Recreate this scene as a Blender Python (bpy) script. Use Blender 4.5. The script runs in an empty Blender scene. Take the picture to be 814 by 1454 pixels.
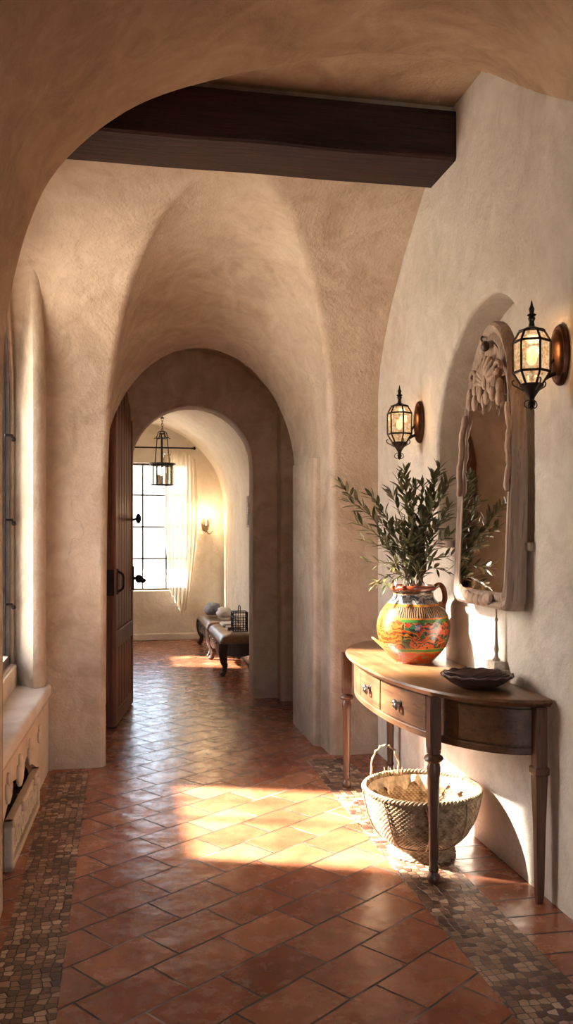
import bpy, bmesh, math, random
from mathutils import Vector, Matrix, noise
random.seed(7)
PI = math.pi
scene = bpy.context.scene
COL = scene.collection

# ------------------------------------------------------------------ camera
F = 1230.0
YAW = math.atan(237.0 / F)
CAMH = 1.45
SY, CY = math.sin(YAW), math.cos(YAW)
cam_d = bpy.data.cameras.new('camera')
cam = bpy.data.objects.new('camera', cam_d)
COL.objects.link(cam)
cam.location = (0, 0, CAMH)
cam.rotation_euler = (PI / 2, 0, -YAW)
cam_d.sensor_fit = 'VERTICAL'
cam_d.sensor_height = 24.0
cam_d.sensor_width = 24.0
cam_d.lens = 24.0 * F / 1454.0
cam_d.shift_y = 28.0 / 1454.0
cam_d.clip_start = 0.02
scene.camera = cam

def ray(px, py):
    u = (px - 407) / F; v = (755 - py) / F
    return (SY + u * CY, CY - u * SY, v)
def onY(px, py, Y):
    r = ray(px, py); d = Y / r[1]
    return (r[0] * d, Y, CAMH + r[2] * d)
def onX(px, py, X):
    r = ray(px, py); d = X / r[0]
    return (X, r[1] * d, CAMH + r[2] * d)

# ------------------------------------------------------------------ mesh helpers
class MB:
    def __init__(s): s.v = []; s.f = []; s.m = []
    def add(s, vs, fs, mi=0):
        o = len(s.v); s.v += [tuple(p) for p in vs]
        for f in fs: s.f.append(tuple(i + o for i in f)); s.m.append(mi)
        return s
    def grid(s, rows, mi=0, cu=False, cv=False):
        n = len(rows[0]); m = len(rows); vs = [p for r in rows for p in r]; fs = []
        for j in range(m if cv else m - 1):
            for i in range(n if cu else n - 1):
                a = j * n + i; b = j * n + (i + 1) % n
                c = ((j + 1) % m) * n + (i + 1) % n; d = ((j + 1) % m) * n + i
                fs.append((a, b, c, d))
        return s.add(vs, fs, mi)
    def box(s, x0, x1, y0, y1, z0, z1, mi=0):
        vs = [(x, y, z) for x in (x0, x1) for y in (y0, y1) for z in (z0, z1)]
        return s.add(vs, [(0, 1, 3, 2), (4, 6, 7, 5), (0, 4, 5, 1), (2, 3, 7, 6), (0, 2, 6, 4), (1, 5, 7, 3)], mi)
    def lathe(s, prof, c=(0, 0, 0), n=32, mi=0, sx=1, sy=1, rf=None):
        rows = []
        for j, (r, z) in enumerate(prof):
            row = []
            for i in range(n):
                a = 2 * PI * i / n
                rr = r if rf is None else rf(r, z, a, j)
                row.append((c[0] + rr * math.cos(a) * sx, c[1] + rr * math.sin(a) * sy, c[2] + z))
            rows.append(row)
        return s.grid(rows, mi, cu=True)
    def tube(s, pts, r, n=8, mi=0, cap=True, closed=False):
        P = [Vector(p) for p in pts]; N = len(P)
        R = r if isinstance(r, (list, tuple)) else [r] * N
        rows = []; up = None
        for i in range(N):
            if closed: t = (P[(i + 1) % N] - P[i - 1])
            else: t = P[min(i + 1, N - 1)] - P[max(i - 1, 0)]
            if t.length < 1e-9: t = Vector((0, 0, 1))
            t.normalize()
            if up is None:
                up = Vector((0, 0, 1)) if abs(t.z) < 0.9 else Vector((1, 0, 0))
            a = t.cross(up)
            if a.length < 1e-6: a = t.orthogonal()
            a.normalize(); b = a.cross(t).normalized(); up = b
            rows.append([tuple(P[i] + (a * math.cos(q) + b * math.sin(q)) * R[i]) for q in [2 * PI * k / n for k in range(n)]])
        o = len(s.v)
        s.grid(rows, mi, cu=True, cv=closed)
        if cap and not closed:
            s.f.append(tuple(o + k for k in range(n))[::-1]); s.m.append(mi)
            s.f.append(tuple(o + (N - 1) * n + k for k in range(n))); s.m.append(mi)
        return s
    def ball(s, c, r, n=12, mi=0, sc=(1, 1, 1)):
        prof = [(max(1e-4, math.sin(PI * k / (n // 2 + 2))) * 1.0, -math.cos(PI * k / (n // 2 + 2))) for k in range(n // 2 + 3)]
        rows = [[(c[0] + r * sc[0] * p * math.cos(2 * PI * i / n), c[1] + r * sc[1] * p * math.sin(2 * PI * i / n), c[2] + r * sc[2] * z) for i in range(n)] for p, z in prof]
        return s.grid(rows, mi, cu=True)
    def torus(s, c, R, r, ax='z', n=24, m=8, mi=0, sx=1, sy=1):
        pts = []
        for k in range(n):
            a = 2 * PI * k / n; x = R * math.cos(a) * sx; y = R * math.sin(a) * sy
            p = {'z': (x, y, 0), 'x': (0, x, y), 'y': (x, 0, y)}[ax]
            pts.append((c[0] + p[0], c[1] + p[1], c[2] + p[2]))
        return s.tube(pts, r, m, mi, closed=True)
    def build(s, name, mats, parent=None, smooth=True, loc=None, bevel=0, angle=35, fixn=False, seg=2):
        me = bpy.data.meshes.new(name)
        me.from_pydata(s.v, [], s.f)
        if not isinstance(mats, (list, tuple)): mats = [mats]
        for m in mats: me.materials.append(m)
        for p, mi in zip(me.polygons, s.m): p.material_index = mi
        me.update()
        if fixn:
            bm = bmesh.new(); bm.from_mesh(me)
            bmesh.ops.remove_doubles(bm, verts=bm.verts, dist=1e-5)
            bmesh.ops.recalc_face_normals(bm, faces=bm.faces)
            bm.to_mesh(me); bm.free()
        if smooth:
            me.polygons.foreach_set('use_smooth', [True] * len(me.polygons))
            if angle and angle < 180:
                me.set_sharp_from_angle(angle=math.radians(angle))
        o = bpy.data.objects.new(name, me); COL.objects.link(o)
        if loc: o.location = loc
        if parent: o.parent = parent
        if bevel:
            b = o.modifiers.new('bevel', 'BEVEL'); b.width = bevel; b.segments = seg; b.limit_method = 'ANGLE'
            b.angle_limit = math.radians(40)
        return o

def empty(name, loc=(0, 0, 0), rz=0):
    o = bpy.data.objects.new(name, None); COL.objects.link(o)
    o.location = loc; o.rotation_euler = (0, 0, rz); o.empty_display_size = 0.05
    return o
def tag(o, label=None, cat=None, group=None, kind=None):
    if label: o['label'] = label
    if cat: o['category'] = cat
    if group: o['group'] = group
    if kind: o['kind'] = kind
    return o
def copy_tree(o, parent=None):
    c = o.copy(); COL.objects.link(c)
    if parent: c.parent = parent
    for ch in [q for q in KIDS.get(o.name, [])]: copy_tree(ch, c)
    return c
KIDS = {}
def register_kids():
    KIDS.clear()
    for o in bpy.data.objects:
        if o.parent: KIDS.setdefault(o.parent.name, []).append(o)

def resample(pts, n):
    P = [Vector(p) for p in pts]; L = [0]
    for a, b in zip(P, P[1:]): L.append(L[-1] + (b - a).length)
    out = []; j = 0
    for k in range(n):
        s = L[-1] * k / (n - 1)
        while j < len(P) - 2 and L[j + 1] < s: j += 1
        d = L[j + 1] - L[j]; t = 0 if d == 0 else (s - L[j]) / d
        out.append(tuple(P[j].lerp(P[j + 1], min(1, max(0, t)))))
    return out
def catmull(pts, sub=6):
    P = [Vector(p) for p in pts]; out = []
    for i in range(len(P) - 1):
        p0 = P[max(i - 1, 0)]; p1 = P[i]; p2 = P[i + 1]; p3 = P[min(i + 2, len(P) - 1)]
        for k in range(sub):
            t = k / sub
            out.append(tuple(0.5 * ((2 * p1) + (p2 - p0) * t + (2 * p0 - 5 * p1 + 4 * p2 - p3) * t * t + (3 * p1 - p0 - 3 * p2 + p3) * t ** 3)))
    out.append(tuple(P[-1])); return out
def arch2(a0, a1, z0, zs, za, n=60, skew=0, pw=1.0):
    """open polyline a0 floor -> spring -> apex -> a1 floor, resampled"""
    c = (a0 + a1) / 2; h = (a1 - a0) / 2
    pts = [(a0, z0)]
    for k in range(41):
        t = PI - PI * k / 40
        x = c + h * math.cos(t) + skew * math.sin(t) ** 2
        pts.append((x, zs + (za - zs) * (math.sin(t) ** pw if math.sin(t) > 0 else 0)))
    pts.append((a1, z0))
    q = resample([(p[0], p[1], 0) for p in pts], n)
    return [(p[0], p[1]) for p in q]
def normals2(P, closed=False):
    out = []; n = len(P)
    for i in range(n):
        if closed: a = P[i - 1]; b = P[(i + 1) % n]
        else: a = P[max(0, i - 1)]; b = P[min(n - 1, i + 1)]
        tx, tz = b[0] - a[0], b[1] - a[1]; L = math.hypot(tx, tz) or 1
        out.append((-tz / L, tx / L))
    return out
def rect_outer(P, a0, a1, z1, closed=False, z0=0):
    """outer rectangle point for each inner point"""
    c = (min(p[0] for p in P) + max(p[0] for p in P)) / 2
    zs = max(p[1] for p in P) * 0.62 if not closed else (min(p[1] for p in P) + max(p[1] for p in P)) / 2
    out = []
    for (x, z) in P:
        if not closed and z <= zs: out.append((a0 if x < c else a1, z)); continue
        dx, dz = x - c, z - zs; ts = []
        if dx < -1e-9: ts.append((a0 - c) / dx)
        if dx > 1e-9: ts.append((a1 - c) / dx)
        if dz > 1e-9: ts.append((z1 - zs) / dz)
        if dz < -1e-9: ts.append((z0 - zs) / dz)
        t = min(ts); out.append((c + dx * t, zs + dz * t))
    cs = [(a0, z1), (a1, z1)] + ([(a0, z0), (a1, z0)] if closed else [])
    for q in cs:
        k = min(range(len(out)), key=lambda i: (out[i][0] - q[0]) ** 2 + (out[i][1] - q[1]) ** 2); out[k] = q
    return out
def arch_rows(inner, outer, emap, r=0.05, depth=0.2, nring=14, closed=False, flip=1, nd=4):
    N = normals2(inner, closed)
    rows = []
    off = [(p[0] + flip * n[0] * r, p[1] + (0 if (abs(n[1]) < .3) else flip * n[1] * r)) for p, n in zip(inner, N)]
    if outer:
        for k in range(nring):
            t = k / nring; rows.append([emap(o[0] + (f[0] - o[0]) * t, o[1] + (f[1] - o[1]) * t, 0) for o, f in zip(outer, off)])
    for k in range(7):
        a = PI / 2 * k / 6
        g = 1 - math.sin(a)
        rows.append([emap(p[0] + (f[0] - p[0]) * g, p[1] + (f[1] - p[1]) * g, r * (1 - math.cos(a))) for p, f in zip(inner, off)])
    for k in range(1, nd + 1):
        rows.append([emap(p[0], p[1], r + (depth - r) * k / nd) for p in inner])
    return rows

# ------------------------------------------------------------------ materials
def nmat(name):
    m = bpy.data.materials.new(name); m.use_nodes = True
    nt = m.node_tree; return m, nt, nt.nodes['Principled BSDF']
def N(nt, t, **kw):
    n = nt.nodes.new(t)
    for k, v in kw.items():
        if k.startswith('i_'):
            key = k[2:]
            n.inputs[int(key) if key.isdigit() else key.replace('_', ' ')].default_value = v
        else: setattr(n, k, v)
    return n
def ramp(nt, stops, interp='LINEAR'):
    r = nt.nodes.new('ShaderNodeValToRGB'); e = r.color_ramp; e.interpolation = interp
    e.elements[0].position = stops[0][0]; e.elements[0].color = (*stops[0][1], 1)
    e.elements[1].position = stops[-1][0]; e.elements[1].color = (*stops[-1][1], 1)
    for p, c in stops[1:-1]:
        q = e.elements.new(p); q.color = (*c, 1)
    return r
def coords(nt, scale=(1, 1, 1), rot=(0, 0, 0), loc=(0, 0, 0)):
    tc = nt.nodes.new('ShaderNodeTexCoord'); mp = nt.nodes.new('ShaderNodeMapping')
    mp.inputs['Scale'].default_value = scale; mp.inputs['Rotation'].default_value = rot; mp.inputs['Location'].default_value = loc
    nt.links.new(tc.outputs['Object'], mp.inputs[0]); return mp.outputs[0]
def math_n(nt, op, a, b=None, clamp=False):
    n = nt.nodes.new('ShaderNodeMath'); n.operation = op; n.use_clamp = clamp
    for i, v in enumerate((a, b)):
        if v is None: continue
        if isinstance(v, (int, float)): n.inputs[i].default_value = v
        else: nt.links.new(v, n.inputs[i])
    return n.outputs[0]
def mixc(nt, f, a, b, mode='MIX'):
    n = nt.nodes.new('ShaderNodeMix'); n.data_type = 'RGBA'; n.blend_type = mode
    for k, v in ((0, f), (6, a), (7, b)):
        if isinstance(v, (int, float)): n.inputs[k].default_value = v
        elif isinstance(v, tuple): n.inputs[k].default_value = (*v, 1)
        else: nt.links.new(v, n.inputs[k])
    return n.outputs[2]
def bump(nt, b, h, strength=0.5, dist=0.01, prev=None):
    n = nt.nodes.new('ShaderNodeBump'); n.inputs['Strength'].default_value = strength; n.inputs['Distance'].default_value = dist
    nt.links.new(h, n.inputs['Height'])
    if prev is not None: nt.links.new(prev, n.inputs['Normal'])
    if b is not None: nt.links.new(n.outputs[0], b.inputs['Normal'])
    return n.outputs[0]

def plaster(name, c1, c2, c3, rough=0.85, bs=1.0):
    m, nt, b = nmat(name); L = nt.links.new
    co = coords(nt)
    n1 = N(nt, 'ShaderNodeTexNoise', i_Scale=1.3, i_Detail=6.0, i_Roughness=0.6, i_Distortion=0.8); L(co, n1.inputs['Vector'])
    n2 = N(nt, 'ShaderNodeTexNoise', i_Scale=5.0, i_Detail=8.0, i_Roughness=0.65, i_Distortion=1.6); L(co, n2.inputs['Vector'])
    f = math_n(nt, 'ADD', math_n(nt, 'MULTIPLY', n1.outputs[0], 0.6), math_n(nt, 'MULTIPLY', n2.outputs[0], 0.4))
    r = ramp(nt, [(0.36, c1), (0.5, c2), (0.64, c3)]); L(f, r.inputs[0])
    # hairline cracks
    v = N(nt, 'ShaderNodeTexVoronoi', feature='DISTANCE_TO_EDGE', i_Scale=1.1)
    nd = N(nt, 'ShaderNodeTexNoise', i_Scale=2.2, i_Detail=5.0)
    L(co, nd.inputs['Vector'])
    vm = nt.nodes.new('ShaderNodeVectorMath'); vm.operation = 'MULTIPLY_ADD'; vm.inputs[1].default_value = (0.9, 0.9, 0.9)
    L(nd.outputs[1], vm.inputs[0]); L(co, vm.inputs[2]); L(vm.outputs[0], v.inputs['Vector'])
    cr = nt.nodes.new('ShaderNodeMapRange'); cr.inputs[1].default_value = 0; cr.inputs[2].default_value = 0.006; cr.inputs[3].default_value = 1; cr.inputs[4].default_value = 0
    L(v.outputs[0], cr.inputs[0])
    gate = nt.nodes.new('ShaderNodeMapRange'); gate.inputs[1].default_value = 0.56; gate.inputs[2].default_value = 0.66
    L(n1.outputs[0], gate.inputs[0])
    crack = math_n(nt, 'MULTIPLY', cr.outputs[0], gate.outputs[0])
    col = mixc(nt, math_n(nt, 'MULTIPLY', crack, 0.35), r.outputs[0], tuple(x * 0.45 for x in c1))
    L(col, b.inputs['Base Color'])
    rr = nt.nodes.new('ShaderNodeMapRange'); rr.inputs[3].default_value = rough - 0.15; rr.inputs[4].default_value = rough + 0.05
    L(n2.outputs[0], rr.inputs[0]); L(rr.outputs[0], b.inputs['Roughness'])
    b.inputs['Specular IOR Level'].default_value = 0.3
    # bumps: trowel waves, medium lumps, grain
    n3 = N(nt, 'ShaderNodeTexNoise', i_Scale=6.0, i_Detail=4.0, i_Roughness=0.5, i_Distortion=1.2); L(co, n3.inputs['Vector'])
    n4 = N(nt, 'ShaderNodeTexNoise', i_Scale=55.0, i_Detail=4.0, i_Roughness=0.6); L(co, n4.inputs['Vector'])
    p = bump(nt, None, n1.outputs[0], 0.5 * bs, 0.06)
    p = bump(nt, None, n3.outputs[0], 0.4 * bs, 0.012, p)
    p = bump(nt, None, crack, -0.4 * bs, 0.003, p)
    bump(nt, b, n4.outputs[0], 0.8 * bs, 0.006, p)
    return m

def wood(name, dark, light, axis=1, rough=0.5, grain=28.0, bstr=0.5, coat=0.0, bd=0.002):
    m, nt, b = nmat(name); L = nt.links.new
    s = [grain, grain, grain]; s[axis] = grain * 0.06
    co = coords(nt, tuple(s))
    n1 = N(nt, 'ShaderNodeTexNoise', i_Scale=1.0, i_Detail=6.0, i_Roughness=0.62, i_Distortion=0.4); L(co, n1.inputs['Vector'])
    co2 = coords(nt, tuple(x * 3.2 for x in s))
    n2 = N(nt, 'ShaderNodeTexNoise', i_Scale=1.0, i_Detail=3.0); L(co2, n2.inputs['Vector'])
    co3 = coords(nt)
    n3 = N(nt, 'ShaderNodeTexNoise', i_Scale=2.5, i_Detail=4.0); L(co3, n3.inputs['Vector'])
    f = math_n(nt, 'ADD', math_n(nt, 'MULTIPLY', n1.outputs[0], 0.65), math_n(nt, 'MULTIPLY', n3.outputs[0], 0.35))
    r = ramp(nt, [(0.33, dark), (0.5, tuple((a + c) / 2 for a, c in zip(dark, light))), (0.66, light)]); L(f, r.inputs[0])
    L(mixc(nt, math_n(nt, 'MULTIPLY', math_n(nt, 'GREATER_THAN', n2.outputs[0], 0.6), 0.45), r.outputs[0], tuple(x * 0.5 for x in dark)), b.inputs['Base Color'])
    b.inputs['Roughness'].default_value = rough
    b.inputs['Coat Weight'].default_value = coat; b.inputs['Coat Roughness'].default_value = 0.25
    p = bump(nt, None, n1.outputs[0], bstr, bd * 2)
    bump(nt, b, n2.outputs[0], bstr * 0.7, bd, p)
    return m
def metal(name, c, rough=0.45, met=0.9, bs=0.3):
    m, nt, b = nmat(name); L = nt.links.new
    co = coords(nt)
    n1 = N(nt, 'ShaderNodeTexNoise', i_Scale=22.0, i_Detail=5.0); L(co, n1.inputs['Vector'])
    r = ramp(nt, [(0.35, tuple(x * 0.5 for x in c)), (0.65, c)]); L(n1.outputs[0], r.inputs[0]); L(r.outputs[0], b.inputs['Base Color'])
    b.inputs['Metallic'].default_value = met; b.inputs['Roughness'].default_value = rough
    n2 = N(nt, 'ShaderNodeTexNoise', i_Scale=120.0, i_Detail=2.0); L(co, n2.inputs['Vector'])
    bump(nt, b, n2.outputs[0], bs, 0.001)
    return m
def plain(name, c, rough=0.6, var=0.3, scale=12.0, bs=0.2, bd=0.002, **kw):
    m, nt, b = nmat(name); L = nt.links.new
    co = coords(nt)
    n1 = N(nt, 'ShaderNodeTexNoise', i_Scale=scale, i_Detail=5.0); L(co, n1.inputs['Vector'])
    r = ramp(nt, [(0.3, tuple(x * (1 - var) for x in c)), (0.7, tuple(min(1, x * (1 + var)) for x in c))]); L(n1.outputs[0], r.inputs[0]); L(r.outputs[0], b.inputs['Base Color'])
    b.inputs['Roughness'].default_value = rough
    for k, v in kw.items(): b.inputs[k.replace('_', ' ')].default_value = v
    n2 = N(nt, 'ShaderNodeTexNoise', i_Scale=scale * 4, i_Detail=3.0); L(co, n2.inputs['Vector'])
    bump(nt, b, n2.outputs[0], bs, bd)
    return m

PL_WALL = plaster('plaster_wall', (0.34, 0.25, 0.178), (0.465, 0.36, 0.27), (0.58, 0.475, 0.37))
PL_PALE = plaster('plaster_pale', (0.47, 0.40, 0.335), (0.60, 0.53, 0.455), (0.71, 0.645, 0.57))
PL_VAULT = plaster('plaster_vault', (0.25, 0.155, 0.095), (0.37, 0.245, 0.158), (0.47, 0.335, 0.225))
PL_CREAM_LIT = plaster('plaster_cream_lit', (0.66, 0.56, 0.44), (0.76, 0.67, 0.55), (0.83, 0.76, 0.65))  # brighter copy of the pale plaster, far room light put into its colour
PL_STONE = plaster('plaster_stone', (0.50, 0.38, 0.27), (0.60, 0.47, 0.345), (0.68, 0.56, 0.43), bs=0.7)
PL_SEAT = plaster('plaster_seat_top', (0.52, 0.43, 0.36), (0.66, 0.58, 0.50), (0.74, 0.67, 0.60), rough=0.55, bs=0.5)
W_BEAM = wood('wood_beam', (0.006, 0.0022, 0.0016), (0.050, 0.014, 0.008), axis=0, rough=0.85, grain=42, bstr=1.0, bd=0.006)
W_DOOR = wood('wood_door', (0.09, 0.028, 0.016), (0.27, 0.095, 0.052), axis=2, rough=0.45, grain=30)
W_TABLE = wood('wood_table', (0.062, 0.025, 0.011), (0.18, 0.078, 0.033), axis=1, rough=0.42, grain=22, coat=0.15, bstr=0.35)
W_TOP = wood('wood_table_top', (0.085, 0.036, 0.015), (0.24, 0.110, 0.045), axis=1, rough=0.38, grain=16, coat=0.2, bstr=0.35)
W_LEG = wood('wood_table_leg', (0.05, 0.020, 0.010), (0.16, 0.066, 0.030), axis=2, rough=0.4, grain=26, coat=0.2, bstr=0.3)
W_DARK = wood('wood_dark', (0.02, 0.009, 0.006), (0.08, 0.035, 0.02), axis=2, rough=0.4, grain=30, bstr=0.4)
W_FRAME = wood('wood_weathered', (0.17, 0.10, 0.07), (0.46, 0.33, 0.25), axis=2, rough=0.6, grain=26, bstr=0.8, bd=0.003)
W_CREST = wood('wood_carved_crest', (0.22, 0.125, 0.08), (0.55, 0.38, 0.28), axis=2, rough=0.6, grain=30, bstr=0.9, bd=0.004)
IRON = metal('black_iron', (0.035, 0.028, 0.026), 0.5, 0.8)
BRONZE = metal('bronze', (0.12, 0.055, 0.032), 0.42, 0.85)
STEEL = metal('pewter', (0.35, 0.34, 0.33), 0.3, 1.0)
BRASS = metal('old_brass', (0.30, 0.22, 0.13), 0.45, 0.9)
LEATHER = plain('leather', (0.15, 0.062, 0.030), 0.33, 0.35, 30, 0.4, 0.002)
SLATE = plain('slate_cloth', (0.30, 0.33, 0.38), 0.8, 0.3, 40, 0.6, 0.003)
WHITEC = plain('white_cloth', (0.75, 0.72, 0.68), 0.8, 0.1, 40, 0.6, 0.003)
TAPE = plain('candle_wax', (0.80, 0.72, 0.58), 0.5, 0.1, 20)
EARTH = plain('glazed_brown', (0.20, 0.055, 0.022), 0.2, 0.4, 30, 0.15, 0.002)
YELLOWG = plain('yellow_glaze', (0.52, 0.32, 0.05), 0.22, 0.2, 20, 0.15, 0.002)
PALESTONE = plain('pale_stone', (0.62, 0.52, 0.42), 0.7, 0.25, 60, 0.8, 0.004)
BARK = plain('twig_bark', (0.13, 0.085, 0.045), 0.7, 0.4, 60, 0.4, 0.002)
LOG = wood('log_bark', (0.05, 0.03, 0.02), (0.20, 0.12, 0.07), axis=1, rough=0.8, grain=40, bstr=1.0, bd=0.005)
GROUND = plain('outdoor_gravel', (0.62, 0.56, 0.47), 0.9, 0.2, 3, 0.5, 0.01)
GREYFR = plain('window_frame_paint', (0.10, 0.075, 0.065), 0.45, 0.3, 20)

def floor_tiles(name, ang, w, h, off, su, sv, roughlo=0.14, roughhi=0.36):
    m, nt, b = nmat(name); L = nt.links.new
    tc = nt.nodes.new('ShaderNodeTexCoord')
    wob = N(nt, 'ShaderNodeTexNoise', i_Scale=5.0, i_Detail=2.0); L(tc.outputs['Object'], wob.inputs['Vector'])
    vm = nt.nodes.new('ShaderNodeVectorMath'); vm.operation = 'MULTIPLY_ADD'; vm.inputs[1].default_value = (0.012, 0.012, 0)
    L(wob.outputs[1], vm.inputs[0]); L(tc.outputs['Object'], vm.inputs[2])
    rot = nt.nodes.new('ShaderNodeMapping'); rot.inputs['Rotation'].default_value = (0, 0, -ang); rot.inputs['Location'].default_value = (su, sv, 0)
    L(vm.outputs[0], rot.inputs[0])
    br = N(nt, 'ShaderNodeTexBrick', offset=off, squash=1.0)
    br.inputs['Scale'].default_value = 1.0; br.inputs['Brick Width'].default_value = w; br.inputs['Row Height'].default_value = h
    br.inputs['Mortar Size'].default_value = 0.0048; br.inputs['Mortar Smooth'].default_value = 0.25; br.inputs['Bias'].default_value = 0.0
    br.inputs['Color1'].default_value = (0, 0, 0, 1); br.inputs['Color2'].default_value = (1, 1, 1, 1); br.inputs['Mortar'].default_value = (0.5, 0.5, 0.5, 1)
    L(rot.outputs[0], br.inputs['Vector'])
    tone = ramp(nt, [(0.0, (0.22, 0.072, 0.035)), (0.35, (0.29, 0.100, 0.048)), (0.7, (0.34, 0.128, 0.062)), (1.0, (0.39, 0.160, 0.080))])
    L(br.outputs[0], tone.inputs[0])
    n1 = N(nt, 'ShaderNodeTexNoise', i_Scale=7.0, i_Detail=8.0, i_Roughness=0.65, i_Distortion=0.5); L(tc.outputs['Object'], n1.inputs['Vector'])
    mot = ramp(nt, [(0.3, (0.66, 0.62, 0.60)), (0.5, (0.97, 0.95, 0.93)), (0.7, (1.22, 1.22, 1.18))]); L(n1.outputs[0], mot.inputs[0])
    col = mixc(nt, 0.9, tone.outputs[0], mot.outputs[0], 'MULTIPLY')
    n5 = N(nt, 'ShaderNodeTexNoise', i_Scale=3.0, i_Detail=2.0); L(tc.outputs['Object'], n5.inputs['Vector'])
    gc = ramp(nt, [(0.54, (0.028, 0.018, 0.014)), (0.68, (0.36, 0.28, 0.23))]); L(n5.outputs[0], gc.inputs[0])
    col = mixc(nt, br.outputs[1], col, gc.outputs[0])
    L(col, b.inputs['Base Color'])
    n2 = N(nt, 'ShaderNodeTexNoise', i_Scale=12.0, i_Detail=6.0, i_Roughness=0.7); L(tc.outputs['Object'], n2.inputs['Vector'])
    rr = nt.nodes.new('ShaderNodeMapRange'); rr.inputs[1].default_value = 0.3; rr.inputs[2].default_value = 0.7
    rr.inputs[3].default_value = roughlo; rr.inputs[4].default_value = roughhi
    L(n2.outputs[0], rr.inputs[0])
    ro = math_n(nt, 'ADD', rr.outputs[0], math_n(nt, 'MULTIPLY', br.outputs[1], 0.35)); L(ro, b.inputs['Roughness'])
    # uneven handmade surface, per-tile tilt, recessed grout
    n3 = N(nt, 'ShaderNodeTexNoise', i_Scale=26.0, i_Detail=5.0, i_Roughness=0.6, i_Distortion=0.6); L(tc.outputs['Object'], n3.inputs['Vector'])
    n4 = N(nt, 'ShaderNodeTexNoise', i_Scale=5.5, i_Detail=2.0); L(tc.outputs['Object'], n4.inputs['Vector'])
    p = bump(nt, None, n4.outputs[0], 0.35, 0.02)
    p = bump(nt, None, n3.outputs[0], 0.26, 0.004, p)
    inv = math_n(nt, 'SUBTRACT', 1.0, br.outputs[1])
    bump(nt, b, math_n(nt, 'ADD', inv, math_n(nt, 'MULTIPLY', br.outputs[0], 0.25)), 0.8, 0.004, p)
    return m
ANG = math.radians(36)
TILE = floor_tiles('terracotta_tiles', ANG, 0.30, 0.204, 0.4, 0.173, -0.057)
TILE_EDGE = floor_tiles('terracotta_edge_tiles', 0.0, 0.34, 0.145, 0.0, 0.0, 0.0, 0.12, 0.35)

def mosaic(name):
    m, nt, b = nmat(name); L = nt.links.new
    tc = nt.nodes.new('ShaderNodeTexCoord')
    wob = N(nt, 'ShaderNodeTexNoise', i_Scale=9.0, i_Detail=2.0); L(tc.outputs['Object'], wob.inputs['Vector'])
    vm = nt.nodes.new('ShaderNodeVectorMath'); vm.operation = 'MULTIPLY_ADD'; vm.inputs[1].default_value = (0.03, 0.03, 0)
    L(wob.outputs[1], vm.inputs[0]); L(tc.outputs['Object'], vm.inputs[2])
    mp = nt.nodes.new('ShaderNodeMapping'); mp.inputs['Scale'].default_value = (1, 1.0, 1); L(vm.outputs[0], mp.inputs[0])
    v1 = N(nt, 'ShaderNodeTexVoronoi', voronoi_dimensions='2D', feature='F1', i_Scale=31.0, i_Randomness=0.45); L(mp.outputs[0], v1.inputs['Vector'])
    v2 = N(nt, 'ShaderNodeTexVoronoi', voronoi_dimensions='2D', feature='DISTANCE_TO_EDGE', i_Scale=31.0, i_Randomness=0.45); L(mp.outputs[0], v2.inputs['Vector'])
    sep = nt.nodes.new('ShaderNodeSeparateColor'); L(v1.outputs['Color'], sep.inputs[0])
    r = ramp(nt, [(0.0, (0.09, 0.042, 0.027)), (0.3, (0.18, 0.088, 0.055)), (0.55, (0.30, 0.17, 0.105)), (0.8, (0.46, 0.31, 0.20)), (1.0, (0.58, 0.44, 0.32))])
    L(sep.outputs[0], r.inputs[0])
    n1 = N(nt, 'ShaderNodeTexNoise', i_Scale=4.0, i_Detail=3.0); L(tc.outputs['Object'], n1.inputs['Vector'])
    mot = ramp(nt, [(0.4, (0.55, 0.42, 0.36)), (0.6, (1.15, 1.1, 1.05))]); L(n1.outputs[0], mot.inputs[0])
    col = mixc(nt, 0.85, r.outputs[0], mot.outputs[0], 'MULTIPLY')
    gap = nt.nodes.new('ShaderNodeMapRange'); gap.inputs[1].default_value = 0.02; gap.inputs[2].default_value = 0.09; L(v2.outputs[0], gap.inputs[0])
    L(mixc(nt, gap.outputs[0], (0.04, 0.026, 0.02), col), b.inputs['Base Color'])
    b.inputs['Roughness'].default_value = 0.42
    n3 = N(nt, 'ShaderNodeTexNoise', i_Scale=60.0, i_Detail=4.0); L(tc.outputs['Object'], n3.inputs['Vector'])
    p = bump(nt, None, math_n(nt, 'ADD', gap.outputs[0], math_n(nt, 'MULTIPLY', sep.outputs[1], 0.6)), 0.7, 0.006)
    bump(nt, b, n3.outputs[0], 0.4, 0.003, p)
    return m
MOS = mosaic('pebble_mosaic')

def glass(name, tint=(1, 1, 1), refl=0.08, rough=0.02):
    m = bpy.data.materials.new(name); m.use_nodes = True; nt = m.node_tree; nt.nodes.clear(); L = nt.links.new
    o = nt.nodes.new('ShaderNodeOutputMaterial'); t = nt.nodes.new('ShaderNodeBsdfTransparent'); t.inputs[0].default_value = (*tint, 1)
    g = nt.nodes.new('ShaderNodeBsdfGlossy'); g.inputs['Roughness'].default_value = rough
    mx = nt.nodes.new('ShaderNodeMixShader'); lw = nt.nodes.new('ShaderNodeLayerWeight'); lw.inputs[0].default_value = 0.25
    mr = nt.nodes.new('ShaderNodeMapRange'); mr.inputs[3].default_value = refl * 0.4; mr.inputs[4].default_value = min(1, refl * 6)
    L(lw.outputs['Fresnel'], mr.inputs[0]); L(mr.outputs[0], mx.inputs[0]); L(t.outputs[0], mx.inputs[1]); L(g.outputs[0], mx.inputs[2]); L(mx.outputs[0], o.inputs[0])
    return m
GLASS = glass('window_glass', (0.97, 0.99, 1.0))
GLASS_S = glass('lantern_clear_glass', (0.90, 0.87, 0.82), 0.12)
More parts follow.
